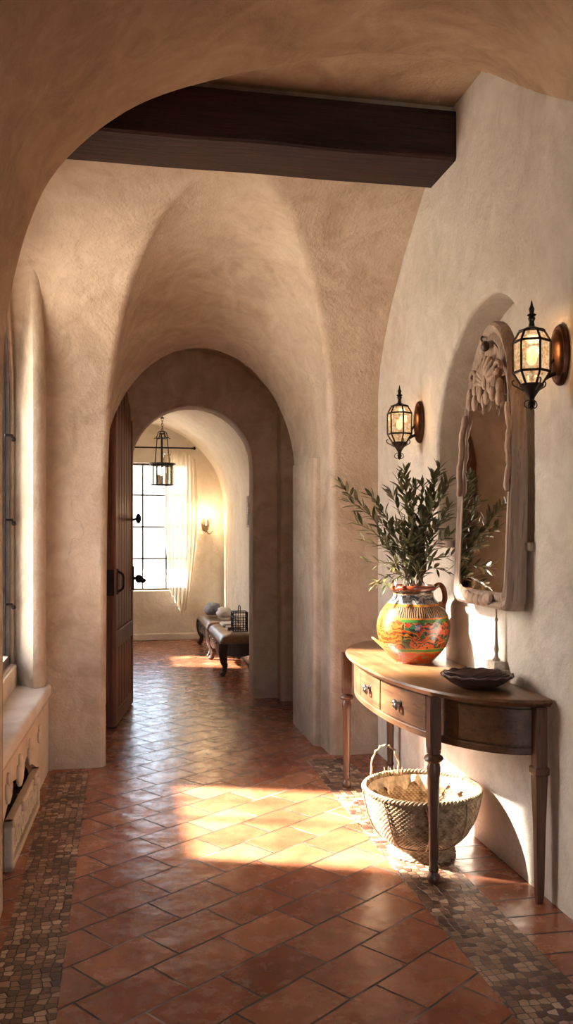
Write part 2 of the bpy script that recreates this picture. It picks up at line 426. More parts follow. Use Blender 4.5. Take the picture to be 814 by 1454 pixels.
def lamp_glass(name, strength):
    m = bpy.data.materials.new(name); m.use_nodes = True; nt = m.node_tree; nt.nodes.clear(); L = nt.links.new
    o = nt.nodes.new('ShaderNodeOutputMaterial'); co = coords(nt)
    n1 = N(nt, 'ShaderNodeTexNoise', i_Scale=60.0, i_Detail=4.0, i_Roughness=0.7); L(co, n1.inputs['Vector'])
    r = ramp(nt, [(0.38, (0.50, 0.22, 0.07)), (0.5, (0.95, 0.58, 0.30)), (0.62, (1.0, 0.78, 0.50))]); L(n1.outputs[0], r.inputs[0])
    e = nt.nodes.new('ShaderNodeEmission'); e.inputs[1].default_value = strength; L(r.outputs[0], e.inputs[0])
    t = nt.nodes.new('ShaderNodeBsdfTransparent'); t.inputs[0].default_value = (1.0, 0.78, 0.5, 1)
    g = nt.nodes.new('ShaderNodeBsdfGlossy'); g.inputs['Roughness'].default_value = 0.15
    m1 = nt.nodes.new('ShaderNodeMixShader'); m1.inputs[0].default_value = 0.6; L(t.outputs[0], m1.inputs[1]); L(e.outputs[0], m1.inputs[2])
    m2 = nt.nodes.new('ShaderNodeMixShader'); m2.inputs[0].default_value = 0.06; L(m1.outputs[0], m2.inputs[1]); L(g.outputs[0], m2.inputs[2])
    L(m2.outputs[0], o.inputs[0]); return m
LAMPGLASS = lamp_glass('lit_seeded_glass', 1.5)
def emit(name, c, s):
    m = bpy.data.materials.new(name); m.use_nodes = True; nt = m.node_tree; nt.nodes.clear()
    o = nt.nodes.new('ShaderNodeOutputMaterial'); e = nt.nodes.new('ShaderNodeEmission'); e.inputs[0].default_value = (*c, 1); e.inputs[1].default_value = s
    nt.links.new(e.outputs[0], o.inputs[0]); return m
BULB = emit('lamp_bulb_glow', (1.0, 0.66, 0.38), 6.0)
FLAME = emit('candle_bulb_glow', (1.0, 0.66, 0.32), 25.0)
def sheer():
    m = bpy.data.materials.new('sheer_gauze'); m.use_nodes = True; nt = m.node_tree; nt.nodes.clear(); L = nt.links.new
    o = nt.nodes.new('ShaderNodeOutputMaterial'); co = coords(nt, (60, 60, 4))
    n1 = N(nt, 'ShaderNodeTexNoise', i_Scale=1.0, i_Detail=4.0); L(co, n1.inputs['Vector'])
    d = nt.nodes.new('ShaderNodeBsdfDiffuse'); d.inputs[0].default_value = (0.80, 0.72, 0.60, 1)
    t = nt.nodes.new('ShaderNodeBsdfTranslucent'); t.inputs[0].default_value = (0.80, 0.66, 0.50, 1)
    tr = nt.nodes.new('ShaderNodeBsdfTransparent')
    a = nt.nodes.new('ShaderNodeMixShader'); a.inputs[0].default_value = 0.42; L(d.outputs[0], a.inputs[1]); L(t.outputs[0], a.inputs[2])
    b = nt.nodes.new('ShaderNodeMixShader'); mr = nt.nodes.new('ShaderNodeMapRange'); mr.inputs[1].default_value = 0.3; mr.inputs[2].default_value = 0.7
    mr.inputs[3].default_value = 0.02; mr.inputs[4].default_value = 0.22; L(n1.outputs[0], mr.inputs[0]); L(mr.outputs[0], b.inputs[0])
    L(a.outputs[0], b.inputs[1]); L(tr.outputs[0], b.inputs[2]); L(b.outputs[0], o.inputs[0]); return m
SHEER = sheer()
def leafmat():
    m, nt, b = nmat('olive_leaf'); L = nt.links.new
    co = coords(nt); n1 = N(nt, 'ShaderNodeTexNoise', i_Scale=14.0, i_Detail=3.0); L(co, n1.inputs['Vector'])
    r = ramp(nt, [(0.3, (0.024, 0.026, 0.009)), (0.5, (0.068, 0.068, 0.021)), (0.72, (0.24, 0.20, 0.06))]); L(n1.outputs[0], r.inputs[0])
    g = nt.nodes.new('ShaderNodeNewGeometry')
    L(mixc(nt, math_n(nt, 'MULTIPLY', g.outputs['Backfacing'], 0.5), r.outputs[0], (0.15, 0.14, 0.07)), b.inputs['Base Color'])
    b.inputs['Roughness'].default_value = 0.38
    b.inputs['Subsurface Weight'].default_value = 0.0
    return m
LEAF = leafmat()
def vasemat():
    m, nt, b = nmat('painted_ceramic'); L = nt.links.new
    tc = nt.nodes.new('ShaderNodeTexCoord'); sp = nt.nodes.new('ShaderNodeSeparateXYZ'); L(tc.outputs['Object'], sp.inputs[0])
    z = sp.outputs[2]
    ang = math_n(nt, 'ARCTAN2', sp.outputs[1], sp.outputs[0])
    cmb = nt.nodes.new('ShaderNodeCombineXYZ'); L(math_n(nt, 'MULTIPLY', ang, 0.18), cmb.inputs[0]); L(z, cmb.inputs[1])
    nz = N(nt, 'ShaderNodeTexNoise', i_Scale=16.0, i_Detail=2.0); L(cmb.outputs[0], nz.inputs['Vector'])
    vm = nt.nodes.new('ShaderNodeVectorMath'); vm.operation = 'MULTIPLY_ADD'; vm.inputs[1].default_value = (0.15, 0.11, 0.0)
    L(nz.outputs[1], vm.inputs[0]); L(cmb.outputs[0], vm.inputs[2])
    # swirl lines
    w = N(nt, 'ShaderNodeTexWave', wave_type='RINGS', i_Scale=11.0, i_Distortion=9.0, i_Detail=2.0); w.inputs['Detail Scale'].default_value = 1.6; L(vm.outputs[0], w.inputs['Vector'])
    vo = N(nt, 'ShaderNodeTexVoronoi', voronoi_dimensions='2D', feature='F1', i_Scale=34.0); L(vm.outputs[0], vo.inputs['Vector'])
    ve = N(nt, 'ShaderNodeTexVoronoi', voronoi_dimensions='2D', feature='DISTANCE_TO_EDGE', i_Scale=34.0); L(vm.outputs[0], ve.inputs['Vector'])
    sc = nt.nodes.new('ShaderNodeSeparateColor'); L(vo.outputs['Color'], sc.inputs[0])
    pal = ramp(nt, [(0.0, (0.50, 0.055, 0.018)), (0.42, (0.62, 0.10, 0.02)), (0.55, (0.04, 0.19, 0.075)), (0.72, (0.55, 0.075, 0.02)), (0.84, (0.62, 0.33, 0.04)), (0.93, (0.02, 0.12, 0.10))], 'CONSTANT')
    L(sc.outputs[0], pal.inputs[0])
    line = math_n(nt, 'GREATER_THAN', w.outputs[0], 0.66)
    body = mixc(nt, line, pal.outputs[0], (0.05, 0.045, 0.03))
    body = mixc(nt, math_n(nt, 'LESS_THAN', ve.outputs[0], 0.05), body, (0.42, 0.22, 0.05))
    # neck zone: blue grey with scrolls
    neck = mixc(nt, math_n(nt, 'GREATER_THAN', w.outputs[0], 0.6), (0.42, 0.45, 0.40), (0.10, 0.13, 0.15))
    # shoulder zone: dark hatch strokes
    wv = N(nt, 'ShaderNodeTexWave', wave_type='BANDS', i_Scale=26.0, i_Distortion=5.0, i_Detail=1.0); L(cmb.outputs[0], wv.inputs['Vector'])
    hatch = mixc(nt, math_n(nt, 'GREATER_THAN', wv.outputs[0], 0.55), (0.045, 0.035, 0.03), (0.50, 0.33, 0.16))
    low = mixc(nt, math_n(nt, 'GREATER_THAN', w.outputs[0], 0.86), (0.56, 0.085, 0.02), (0.30, 0.26, 0.07))
    zw = math_n(nt, 'ADD', z, math_n(nt, 'MULTIPLY', math_n(nt, 'SUBTRACT', nz.outputs[0], 0.5), 0.006))
    def ge(v): return math_n(nt, 'GREATER_THAN', zw, v)
    col = low
    for v, c in [(0.062, (0.62, 0.30, 0.04)), (0.066, (0.10, 0.30, 0.06)), (0.080, (0.62, 0.22, 0.03)), (0.085, body), (0.212, (0.08, 0.27, 0.06)), (0.226, (0.72, 0.26, 0.05)), (0.233, hatch), (0.285, (0.70, 0.30, 0.04)), (0.295, neck), (0.338, (0.64, 0.42, 0.20)), (0.344, (0.10, 0.06, 0.04)), (0.358, (0.34, 0.09, 0.035))]:
        col = mixc(nt, ge(v), col, c)
    # yellow ground on the window side of the jar
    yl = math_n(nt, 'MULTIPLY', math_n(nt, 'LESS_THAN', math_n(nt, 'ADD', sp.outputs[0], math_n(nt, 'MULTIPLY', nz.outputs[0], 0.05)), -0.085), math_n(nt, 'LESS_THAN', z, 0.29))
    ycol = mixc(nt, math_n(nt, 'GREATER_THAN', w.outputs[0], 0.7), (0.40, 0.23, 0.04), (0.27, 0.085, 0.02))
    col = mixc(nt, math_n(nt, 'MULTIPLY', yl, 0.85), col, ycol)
    col = mixc(nt, 1.0, col, (0.60, 0.50, 0.50), 'MULTIPLY')
    L(col, b.inputs['Base Color']); b.inputs['Roughness'].default_value = 0.22
    b.inputs['Coat Weight'].default_value = 0.5; b.inputs['Coat Roughness'].default_value = 0.1
    bump(nt, b, w.outputs[0], 0.25, 0.0015)
    return m
VASE = vasemat()
def wicker():
    m, nt, b = nmat('wicker'); L = nt.links.new
    co = coords(nt); n1 = N(nt, 'ShaderNodeTexNoise', i_Scale=35.0, i_Detail=4.0); L(co, n1.inputs['Vector'])
    r = ramp(nt, [(0.3, (0.17, 0.10, 0.05)), (0.5, (0.33, 0.22, 0.125)), (0.7, (0.47, 0.35, 0.22))]); L(n1.outputs[0], r.inputs[0]); L(r.outputs[0], b.inputs['Base Color'])
    b.inputs['Roughness'].default_value = 0.65
    n2 = N(nt, 'ShaderNodeTexNoise', i_Scale=180.0, i_Detail=2.0); L(co, n2.inputs['Vector']); bump(nt, b, n2.outputs[0], 0.5, 0.002)
    return m
WICKER = wicker()
def mirrormat():
    m, nt, b = nmat('mirror_glass'); L = nt.links.new
    b.inputs['Base Color'].default_value = (0.86, 0.83, 0.78, 1); b.inputs['Metallic'].default_value = 1.0; b.inputs['Roughness'].default_value = 0.03
    co = coords(nt); n = N(nt, 'ShaderNodeTexNoise', i_Scale=5.0); L(co, n.inputs['Vector']); bump(nt, b, n.outputs[0], 0.05, 0.003)
    return m
MIRROR = mirrormat()

# ------------------------------------------------------------------ ARCHITECTURE
XR, XL = 1.66, -0.44
def S(o): o['kind'] = 'structure'; return o

# floor in strips
f = MB()
def fq(x0, x1, y0, y1, mi): f.add([(x0, y0, 0), (x1, y0, 0), (x1, y1, 0), (x0, y1, 0)], [(0, 1, 2, 3)], mi)
YB0, YB1 = 5.16, 5.38
fq(-1.2, -0.40, -2.2, 5.5, 0); fq(-0.40, -0.185, -2.2, YB1, 1); fq(-0.185, 1.16, -2.2, YB0, 0)
fq(-0.185, 1.16, YB0, YB1, 0); fq(1.16, 1.43, -2.2, YB1, 1); fq(1.43, 2.2, -2.2, 5.5, 2)
fq(-0.40, 1.43, YB1, 5.5, 0); fq(-1.2, 2.2, 5.5, 12.2, 0)
S(f.build('floor', [TILE, MOS, TILE_EDGE], smooth=False))

def cove(z):
    if z <= 2.3: return 5.45
    t = min(1.0, (z - 2.3) / 1.3); return 5.45 - 1.3 * t ** 1.8

def on_cove(px, py):
    r = ray(px, py); lo, hi = 3.5, 6.5
    for _ in range(50):
        d = (lo + hi) / 2
        z = CAMH + r[2] * d
        if r[1] * d > cove(z): hi = d
        else: lo = d
    return (r[0] * d, CAMH + r[2] * d)
pix = [(150, 1075), (151, 900), (152, 750), (154, 650), (158, 570), (166, 500), (180, 432), (200, 370), (226, 315), (260, 270), (300, 243), (342, 232),
       (372, 248), (398, 286), (422, 340), (441, 400), (455, 465), (464, 530), (468, 600), (470, 700), (470, 900), (470, 1072)]
P = [on_cove(*p) for p in pix]; P[0] = (P[0][0], 0); P[-1] = (P[-1][0], 0)
P = [(p[0], p[1]) for p in resample([(q[0], q[1], 0) for q in catmull([(a, b, 0) for a, b in P], 6)], 72)]
NA = 72
R2 = arch2(-0.12, 1.32, 0, 1.85, 2.83, NA)
outer = rect_outer(P, -0.9, XR + 0.02, 3.6)
emapA = lambda x, z, d: (x, cove(min(z, 3.6)) + d, z)
rows = arch_rows(P, outer, emapA, r=0.045, depth=0.045, nd=1, nring=24)
rows = rows[:-1]
last = rows[-1]
for k in range(1, 15):
    t = k / 14; e = t * t * (3 - 2 * t) * 0.5 + t * 0.5
    rows.append([(a[0] + (b[0] - a[0]) * e, a[1] + (6.5 - a[1]) * t, a[2] + (b[1] - a[2]) * e) for a, b in zip(last, R2)])
S(MB().grid(rows).build('wall_arch', PL_WALL, angle=60))

B2 = arch2(-0.50, 1.62, 0, 1.85, 3.0, NA)
rows = [[(p[0], 6.5, p[1]) for p in R2], [(a[0] * .5 + b[0] * .5, 6.53, a[1] * .5 + b[1] * .5) for a, b in zip(R2, B2)], [(p[0], 6.53, p[1]) for p in B2]]
rows += [[(p[0], 6.53 + 0.95 * k / 4, p[1]) for p in B2] for k in range(1, 5)]
S(MB().grid(rows).build('wall_passage', PL_WALL, angle=50))
# door wall
D0 = arch2(0.10, 1.14, 0, 2.02, 2.53, NA)
C2 = arch2(-0.95, 1.38, 0, 1.80, 2.90, NA)
emapD = lambda x, z, d: (x, 7.45 + d, z)
B2o = arch2(-0.52, 1.64, 0, 1.85, 3.02, NA)
rows = arch_rows(D0, B2o, emapD, r=0.028, depth=0.24, nd=3, nring=8)
rows.append([(a[0] - (0.04 if a[0] < .6 else -.04), 7.70, a[1] + (0.03 if a[1] > 1.9 else 0)) for a in D0])
rows.append([(p[0], 7.70, p[1]) for p in C2])
S(MB().grid(rows).build('wall_doorway', PL_WALL, angle=50))
# rounded pilaster beside the door arch
def rbox_plan(name, pts, z0, z1, mat, r=0.04, taper=0):
    out = []
    n = len(pts)
    for i in range(n):
        p = Vector(pts[i]); a = (Vector(pts[i - 1]) - p).normalized(); b = (Vector(pts[(i + 1) % n]) - p).normalized()
        for k in range(5):
            t = k / 4; q = p + a * r * (1 - t) ** 2 + b * r * t ** 2
            out.append((q.x, q.y))
    m = MB(); m.grid([[(x, y, z) for x, y in out] for z in [z0 + (z1 - z0) * k / 6 for k in range(7)]], cu=True)
    o = len(m.v); m.v += [(x, y, z1) for x, y in out]; m.f.append(tuple(range(o, o + len(out)))); m.m.append(0)
    return m.build(name, mat, angle=50)
S(rbox_plan('trim_1', [(1.355, 7.50), (1.355, 7.27), (1.72, 7.27), (1.72, 7.50)], 0, 2.62, PL_WALL, 0.05))
# pilaster step on passage jamb
S(rbox_plan('trim_2', [(1.29, 5.72), (1.29, 6.46), (1.5, 6.46), (1.5, 5.72)], 0, 1.95, PL_WALL, 0.03))
# far room shell
rows = [[(p[0], 7.70 + 4.0 * k / 10, p[1]) for p in C2 if not (p[0] < -0.9 and p[1] < 1.79)] for k in range(11)]
S(MB().grid(rows).build('ceiling', PL_CREAM_LIT, angle=50))
def wall_hole(mb, axis, c, a0, a1, z0, z1, h, depth):
    """rectangular wall in plane axis=c with rectangular hole h=(a0,a1,z0,z1); depth of reveal"""
    A = [a0, h[0], h[1], a1]; Z = [z0, h[2], h[3], z1]
    mp = (lambda a, z, d: (a, c + d, z)) if axis == 'y' else (lambda a, z, d: (c + d, a, z))
    for i in range(3):
        for j in range(3):
            if i == 1 and j == 1: continue
            mb.add([mp(A[i], Z[j], 0), mp(A[i + 1], Z[j], 0), mp(A[i + 1], Z[j + 1], 0), mp(A[i], Z[j + 1], 0)], [(0, 1, 2, 3)])
    q = [(h[0], h[2]), (h[1], h[2]), (h[1], h[3]), (h[0], h[3])]
    for k in range(4):
        a, b = q[k], q[(k + 1) % 4]
        mb.add([mp(a[0], a[1], 0), mp(b[0], b[1], 0), mp(b[0], b[1], depth), mp(a[0], a[1], depth)], [(0, 1, 2, 3)])
    return mb
WF = (-0.32, 0.93, 0.66, 2.37)
S(wall_hole(MB(), 'y', 11.7, -1.3, 1.8, 0, 3.2, WF, 0.2).build('wall_far', PL_CREAM_LIT, smooth=False))
WS = (9.95, 10.85, 1.14, 1.80)  # unseen opening, added to throw sun streaks into the far room
S(wall_hole(MB(), 'x', -0.95, 7.6, 11.8, 0, 1.85, WS, -0.22).build('wall_side', PL_CREAM_LIT, smooth=False))
S(MB().box(-0.9, 1.38, 11.675, 11.705, 0, 0.09).build('baseboard_far', PL_CREAM_LIT, bevel=0.008))

# main hall right wall with arched niche
nich = []
nb = 1.40; yc, hw = 3.835, 0.545; zs_, za_ = 1.86, 2.535
pts = [(yc - hw, nb)]
for k in range(41):
    t = PI - PI * k / 40; pts.append((yc + hw * math.cos(t) - 0.09 * math.sin(t) ** 2, zs_ + (za_ - zs_) * math.sin(t)))
pts += [(yc + hw, nb)]
nich = resample([(p[0], p[1], 0) for p in pts] , 56); nich = [(p[0], p[1]) for p in nich]
bot = [(yc + hw - 2 * hw * k / 12, nb) for k in range(1, 12)]
loop = nich + bot
outerR = rect_outer(loop, -2.2, 6.0, 3.8, closed=True, z0=0)
emapR = lambda y, z, d: (XR + d, y, z)
rowsR = [r + [r[0]] for r in arch_rows(loop, outerR, emapR, r=0.025, depth=0.17, nd=3, nring=16, closed=True)]
cyy, czz = yc - 0.03, 1.9
rowsR.append([(XR + 0.17, cyy + (p[1] - cyy) * 0.02, czz + (p[2] - czz) * 0.02) for p in rowsR[-1]])
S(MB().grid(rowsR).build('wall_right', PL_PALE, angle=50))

# left wall with arched window bay and arched window hole
bay = arch2(3.50, 5.27, 0, 2.35, 3.32, 60)
bay2 = arch2(3.52, 5.46, 0, 2.35, 3.22, 60)
outerL = rect_outer(bay, -2.2, 5.62, 3.8)
emapL = lambda y, z, d: (XL - d, y, z)
rows = arch_rows(bay, outerL, emapL, r=0.05, depth=0.06, nd=1, nring=14)
for k in range(1, 5):
    t = k / 4; rows.append([(XL - 0.06 - 0.125 * t, a[0] + (b[0] - a[0]) * t, a[1] + (b[1] - a[1]) * t) for a, b in zip(bay, bay2)])
mbL = MB(); mbL.grid(rows)
# wall plane round the window opening (arched, closed loop)
WY0, WY1, WZ0, WZS, WZA = 4.14, 5.42, 0.66, 2.10, 2.90
wl = [(p[0], p[1]) for p in arch2(WY0, WY1, WZ0, WZS, WZA, 50)] + [(WY1 - (WY1 - WY0) * k / 10, WZ0) for k in range(1, 10)]
ow = rect_outer(wl, 3.3, 5.60, 3.6, closed=True, z0=0)
emapW = lambda y, z, d: (XL - 0.185 - d, y, z)
rows = [r + [r[0]] for r in arch_rows(wl, ow, emapW, r=0.012, depth=0.20, nd=2, nring=6, closed=True)]
mbL.grid(rows)
S(mbL.build('wall_left', PL_WALL, angle=50))

# near vault soffit
Epix = [(4, 1312, 3.47), (4, 900, 3.47), (3, 620, 3.46), (6, 490, 3.45), (14, 420, 3.44), (25, 370, 3.42), (38, 325, 3.40), (60, 272, 3.38), (85, 235, 3.36), (115, 204, 3.35), (150, 176, 3.35), (200, 146, 3.35),
        (270, 121, 3.36), (380, 95, 3.38), (470, 80, 3.42), (530, 74, 3.46), (600, 78, 3.54), (650, 89, 3.62), (692, 103, 3.73)]
E = [onY(*p) for p in Epix]; E[0] = (E[0][0], E[0][1], 0)
E = [(min(p[0], XR), p[1], p[2]) for p in E]; E[-1] = (XR + 0.01, E[-1][1], E[-1][2])
E = resample(catmull(E, 6), 90)
def barrel(x):
    xc, h = 0.58, 1.14
    return 1.95 + 1.35 * math.sqrt(max(0, 1 - ((x - xc) / h) ** 2))
rows = []
r0 = 0.05
for k in range(4):  # rounded arris
    a = PI / 2 * k / 3
    rows.append([(p[0] - (r0 * (1 - math.sin(a)) if p[2] < 2.3 else 0), p[1] + r0 * math.cos(a) * 0.8, p[2] + (r0 * (1 - math.sin(a)) if p[2] >= 2.3 else 0)) for p in E])
nb_ = 26
for k in range(1, nb_ + 1):
    t = k / nb_; dy = 5.6 * t * t
    w = math.tanh(.6 * dy)
    row = []
    for i, p in enumerate(E):
        if p[2] < 2.3 and p[0] < 0: z1 = min(p[2], barrel(p[0]) if p[2] > 2 else p[2])
        else: z1 = barrel(p[0])
        row.append((p[0] + (XL - p[0]) * w * (1 if (p[0] < -0.3 and p[2] < 2.4) else 0), p[1] - dy, p[2] + (z1 - p[2]) * w))
    rows.append(row)
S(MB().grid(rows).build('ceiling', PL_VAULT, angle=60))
# lunette above the near arch edge + flat ceiling of the beam bay
rows = [[(p[0], p[1] + 0.04, p[2] + 0.05) for p in E if p[2] > 2.4], [(p[0], p[1] + 0.04, 3.62) for p in E if p[2] > 2.4]]
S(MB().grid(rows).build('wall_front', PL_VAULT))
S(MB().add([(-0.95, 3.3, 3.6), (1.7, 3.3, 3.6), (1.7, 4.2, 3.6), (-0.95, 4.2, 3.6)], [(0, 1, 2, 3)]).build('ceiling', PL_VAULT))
# near jamb face of bay
# rear wall behind the camera, with a window added for fill light
WR = (-0.25, 1.45, 0.5, 2.5)
S(wall_hole(MB(), 'y', -2.0, -0.6, 1.8, 0, 3.8, WR, -0.2).build('wall_rear', PL_WALL, smooth=False))
S(MB().add([(-0.6, -2.1, 3.7), (1.8, -2.1, 3.7), (1.8, 3.5, 3.7), (-0.6, 3.5, 3.7)], [(0, 1, 2, 3)]).build('ceiling', PL_VAULT))

# outside ground
S(MB().add([(-40, -20, -0.25), (-0.85, -20, -0.25), (-0.85, 40, -0.25), (-40, 40, -0.25)], [(0, 1, 2, 3)]).add([(-0.85, 11.95, -0.25), (30, 11.95, -0.25), (30, 40, -0.25), (-0.85, 40, -0.25)], [(0, 1, 2, 3)]).build('ground', GROUND, smooth=False))

tree = empty('shade_tree', (-2.95, 4.72, -0.25))  # unseen tree, added to keep the sun off part of the table
tag(tree, 'unseen leafy tree added outside the arched left window to shade the table', 'tree')
m = MB(); m.tube(catmull([(0, 0, 0), (.05, .02, 1.2), (-.03, .03, 2.4), (.1, 0, 3.4), (.18, 0, 4.4)], 5), [.09 - .003 * k for k in range(21)], 10); m.build('shade_trunk', BARK, tree)
m = MB(); rt = random.Random(4)
for k in range(3600):
    v = Vector((rt.gauss(0, 1), rt.gauss(0, 1), rt.gauss(0, 1))).normalized() * (rt.random() ** .4)
    c = Vector((.1, 0, 4.25)) + Vector((v.x * .6, v.y * .62, v.z * .62))
    d = Vector((rt.uniform(-1, 1), rt.uniform(-1, 1), rt.uniform(-1, .4))).normalized(); sd_ = d.orthogonal().normalized(); L_ = rt.uniform(.07, .13); W_ = .036
    m.add([tuple(c), tuple(c + d * L_ * .5 + sd_ * W_), tuple(c + d * L_), tuple(c + d * L_ * .5 - sd_ * W_)], [(0, 1, 2, 3)])
m.build('shade_canopy', LEAF, tree, angle=180)
# windows ---------------------------------------------------------------
def window_rect(name, axis, c, a0, a1, z0, z1, cols, rowsn, mat, t=0.03):
    root = S(empty(name, (0, 0, 0)))
    def bx(mb, A0, A1, Z0, Z1, d):
        if axis == 'y': mb.box(A0, A1, c - d, c + d, Z0, Z1)
        else: mb.box(c - d, c + d, A0, A1, Z0, Z1)
    fr = MB()
    bx(fr, a0, a0 + t, z0, z1, .02); bx(fr, a1 - t, a1, z0, z1, .02); bx(fr, a0, a1, z0, z0 + t, .021); bx(fr, a0, a1, z1 - t, z1, .021)
    fr.build('window_frame', mat, root, smooth=False, bevel=0.003)
    mu = MB()
    for k in range(1, cols): A = a0 + (a1 - a0) * k / cols; bx(mu, A - .011, A + .011, z0, z1, .012)
    for k in range(1, rowsn): Z = z0 + (z1 - z0) * k / rowsn; bx(mu, a0, a1, Z - .010, Z + .010, .012)
    mu.build('muntin', mat, root, smooth=False)
    g = MB(); bx(g, a0 + .01, a1 - .01, z0 + .01, z1 - .01, .0015); g.build('glass_pane', GLASS, root, smooth=False)
    return root
window_rect('window_2', 'y', 11.82, *WF, 4, 4, GREYFR)
window_rect('added_side_window', 'x', -1.1, *WS, 2, 6, GREYFR, .04)  # unseen window, added to bring daylight into the far room
window_rect('added_rear_window', 'y', -2.12, *WR, 3, 3, GREYFR)  # unseen window behind the camera, added as daylight fill
# main arched window
w1 = S(empty('window_1'))
XW = XL - 0.185 - 0.06
def arch_ring(mb, a0, a1, z0, zs, za, t, x0, x1):
    o = arch2(a0, a1, z0, zs, za, 60); i = arch2(a0 + t, a1 - t, z0, zs, za - t, 60)
    rows = [[(x1, p[0], p[1]) for p in o], [(x0, p[0], p[1]) for p in o], [(x0, p[0], p[1]) for p in i], [(x1, p[0], p[1]) for p in i]]
    mb.grid(rows, cv=True)
fr = MB(); arch_ring(fr, WY0 - .01, WY1 + .01, WZ0, WZS, WZA + .01, 0.055, XW - .03, XW + .04)
fr.box(XW - .03, XW + .04, WY0, WY1, WZ0 - .005, WZ0 + .055)
fr.build('window_frame', GREYFR, w1, angle=30, fixn=True)
fr = MB(); arch_ring(fr, WY0 + .06, WY1 - .06, WZ0 + .06, WZS, WZA - .06, 0.028, XW - .012, XW + .02)
fr.build('casement', IRON, w1, angle=30, fixn=True)
mu = MB(); YM = (WY0 + WY1) / 2
mu.box(XW - .012, XW + .018, YM - .018, YM + .018, WZ0, WZA - .06)
for q in (WY0 + (YM - WY0) * .5, YM + (WY1 - YM) * .5): mu.box(XW - .008, XW + .008, q - .007, q + .007, WZ0, 2.72)
for z in (1.1, 1.52, 1.94, 2.36): mu.box(XW - .008, XW + .008, WY0 + .05, WY1 - .05, z - .007, z + .007)
mu.build('muntin', IRON, w1, smooth=False)
for z in (1.02, 1.52, 2.02):
    la = MB(); la.tube([(XW + .02, WY1 - .10, z), (XW + .06, WY1 - .085, z), (XW + .065, WY1 - .05, z - .02)], 0.008)
    la.ball((XW + .065, WY1 - .05, z - .02), 0.014); la.build('window_latch', IRON, w1)
gl = arch2(WY0 + .02, WY1 - .02, WZ0 + .02, WZS, WZA - .02, 60)
g = MB(); g.add([(XW, p[0], p[1]) for p in gl], [tuple(range(60))]); g.build('glass_pane', GLASS, w1, smooth=False)
# upstand/ledge below window
S(MB().box(XL - 0.21, XL - 0.165, 3.5, 5.46, 0.50, 0.655).build('trim_3', PL_STONE, bevel=0.012, seg=3))

# window seat ------------------------------------------------------------
def seat_x(y, dx=0): return -0.425 - 0.075 * (5.40 - y) / 1.9 + dx
ws = empty('window_seat', (0, 0, 0))
tag(ws, 'low plaster window seat with carved front below the arched window', 'window seat', kind='structure')
def seat_strip(y0, y1, z0, z1, dx, xb, n=16):
    m = MB(); rows = []
    for k in range(n + 1):
        y = y0 + (y1 - y0) * k / n; xf = seat_x(y, dx)
        rows.append([(xb, y, z0), (xf, y, z0), (xf, y, z1), (xb, y, z1)])
    m.grid(rows, cu=True); m.add(rows[0], [(0, 1, 2, 3)]); m.add(rows[-1], [(3, 2, 1, 0)]); return m
seat_strip(3.46, 5.44, 0.455, 0.53, 0.018, -0.63).build('seat_top', PL_SEAT, ws, bevel=0.022, seg=4, fixn=True, angle=30)
seat_strip(3.46, 5.43, 0.425, 0.458, 0.0, -0.63).build('seat_moulding', PL_STONE, ws, bevel=0.01, fixn=True, angle=30)
# front panel with arched recess cut: curve lower edge
m = MB(); yy0, yy1 = 3.46, 5.43; nn = 60; top = []; lowr = []
for k in range(nn + 1):
    y = yy0 + (yy1 - yy0) * k / nn
    if 3.62 < y < 5.0:
        t = (y - 3.62) / 1.38; h = 0.34 * (math.sin(PI * t) ** 0.45) * (1 - 0.15 * abs(math.sin(3 * PI * t)))
    else: h = 0
    lowr.append(h); top.append(y)
rows = [[(seat_x(y), y, max(0, h)) for y, h in zip(top, lowr)], [(seat_x(y), y, 0.43) for y in top],
        [(seat_x(y) - .05, y, 0.43) for y in top], [(seat_x(y) - .05, y, max(0, h)) for y, h in zip(top, lowr)]]
m.grid(rows, cv=True).build('seat_front', PL_STONE, ws, fixn=True, angle=40)
for (yc_, zc_, s_) in ((4.62, 0.33, 1.0), (4.28, 0.335, 1.15), (3.95, 0.34, 1.0), (4.98, 0.33, 0.7)):
    m = MB()
    for k in range(5):
        a = -1.1 + 0.55 * k; m.ball((seat_x(yc_) + .004, yc_ + 0.06 * s_ * math.sin(a), zc_ + 0.01 - 0.055 * s_ * math.cos(a)), 0.03 * s_, 10, sc=(0.45, 0.6, 1.25))
    m.ball((seat_x(yc_) + .004, yc_, zc_ + 0.03), 0.028 * s_, 10, sc=(0.5, 1, 1))
    m.build('carved_scallop', PL_STONE, ws)
S(MB().box(-0.64, -0.615, 3.46, 5.46, 0, 0.46).build('trim_4', PL_STONE, smooth=False))
# pierced carved grille standing in front of the recess
gr = empty('carved_grille', (seat_x(4.3) + 0.02, 4.30, 0))
gr.rotation_euler = (0, 0, -math.atan(0.075 / 1.9))
tag(gr, 'small pierced plaster grille standing on the floor under the window seat', 'grille')
m = MB()
y0, y1, z0, z1 = -0.46, 0.42, 0.0, 0.215
m.box(-.02, .02, y0, y1, z0, z0 + .03); m.box(-.02, .02, y0, y1, z1 - .03, z1); m.box(-.02, .02, y0, y0 + .04, z0, z1); m.box(-.02, .02, y1 - .04, y1, z0, z1)
m.build('grille_frame', PL_STONE, gr, bevel=0.006)
m = MB(); ncell = 6
for k in range(ncell):
    yc_ = y0 + .04 + (y1 - y0 - .08) * (k + .5) / ncell
    m.torus((0, yc_, .1075), 0.058, 0.011, 'x', 20, 6); m.torus((0, yc_, .1075), 0.026, 0.009, 'x', 14, 6)
    for q in range(4):
        a = PI / 4 + q * PI / 2; m.tube([(0, yc_ + .026 * math.cos(a), .1075 + .026 * math.sin(a)), (0, yc_ + .085 * math.cos(a), .1075 + .085 * math.sin(a))], .009, 6)
m.build('grille_tracery', PL_STONE, gr)
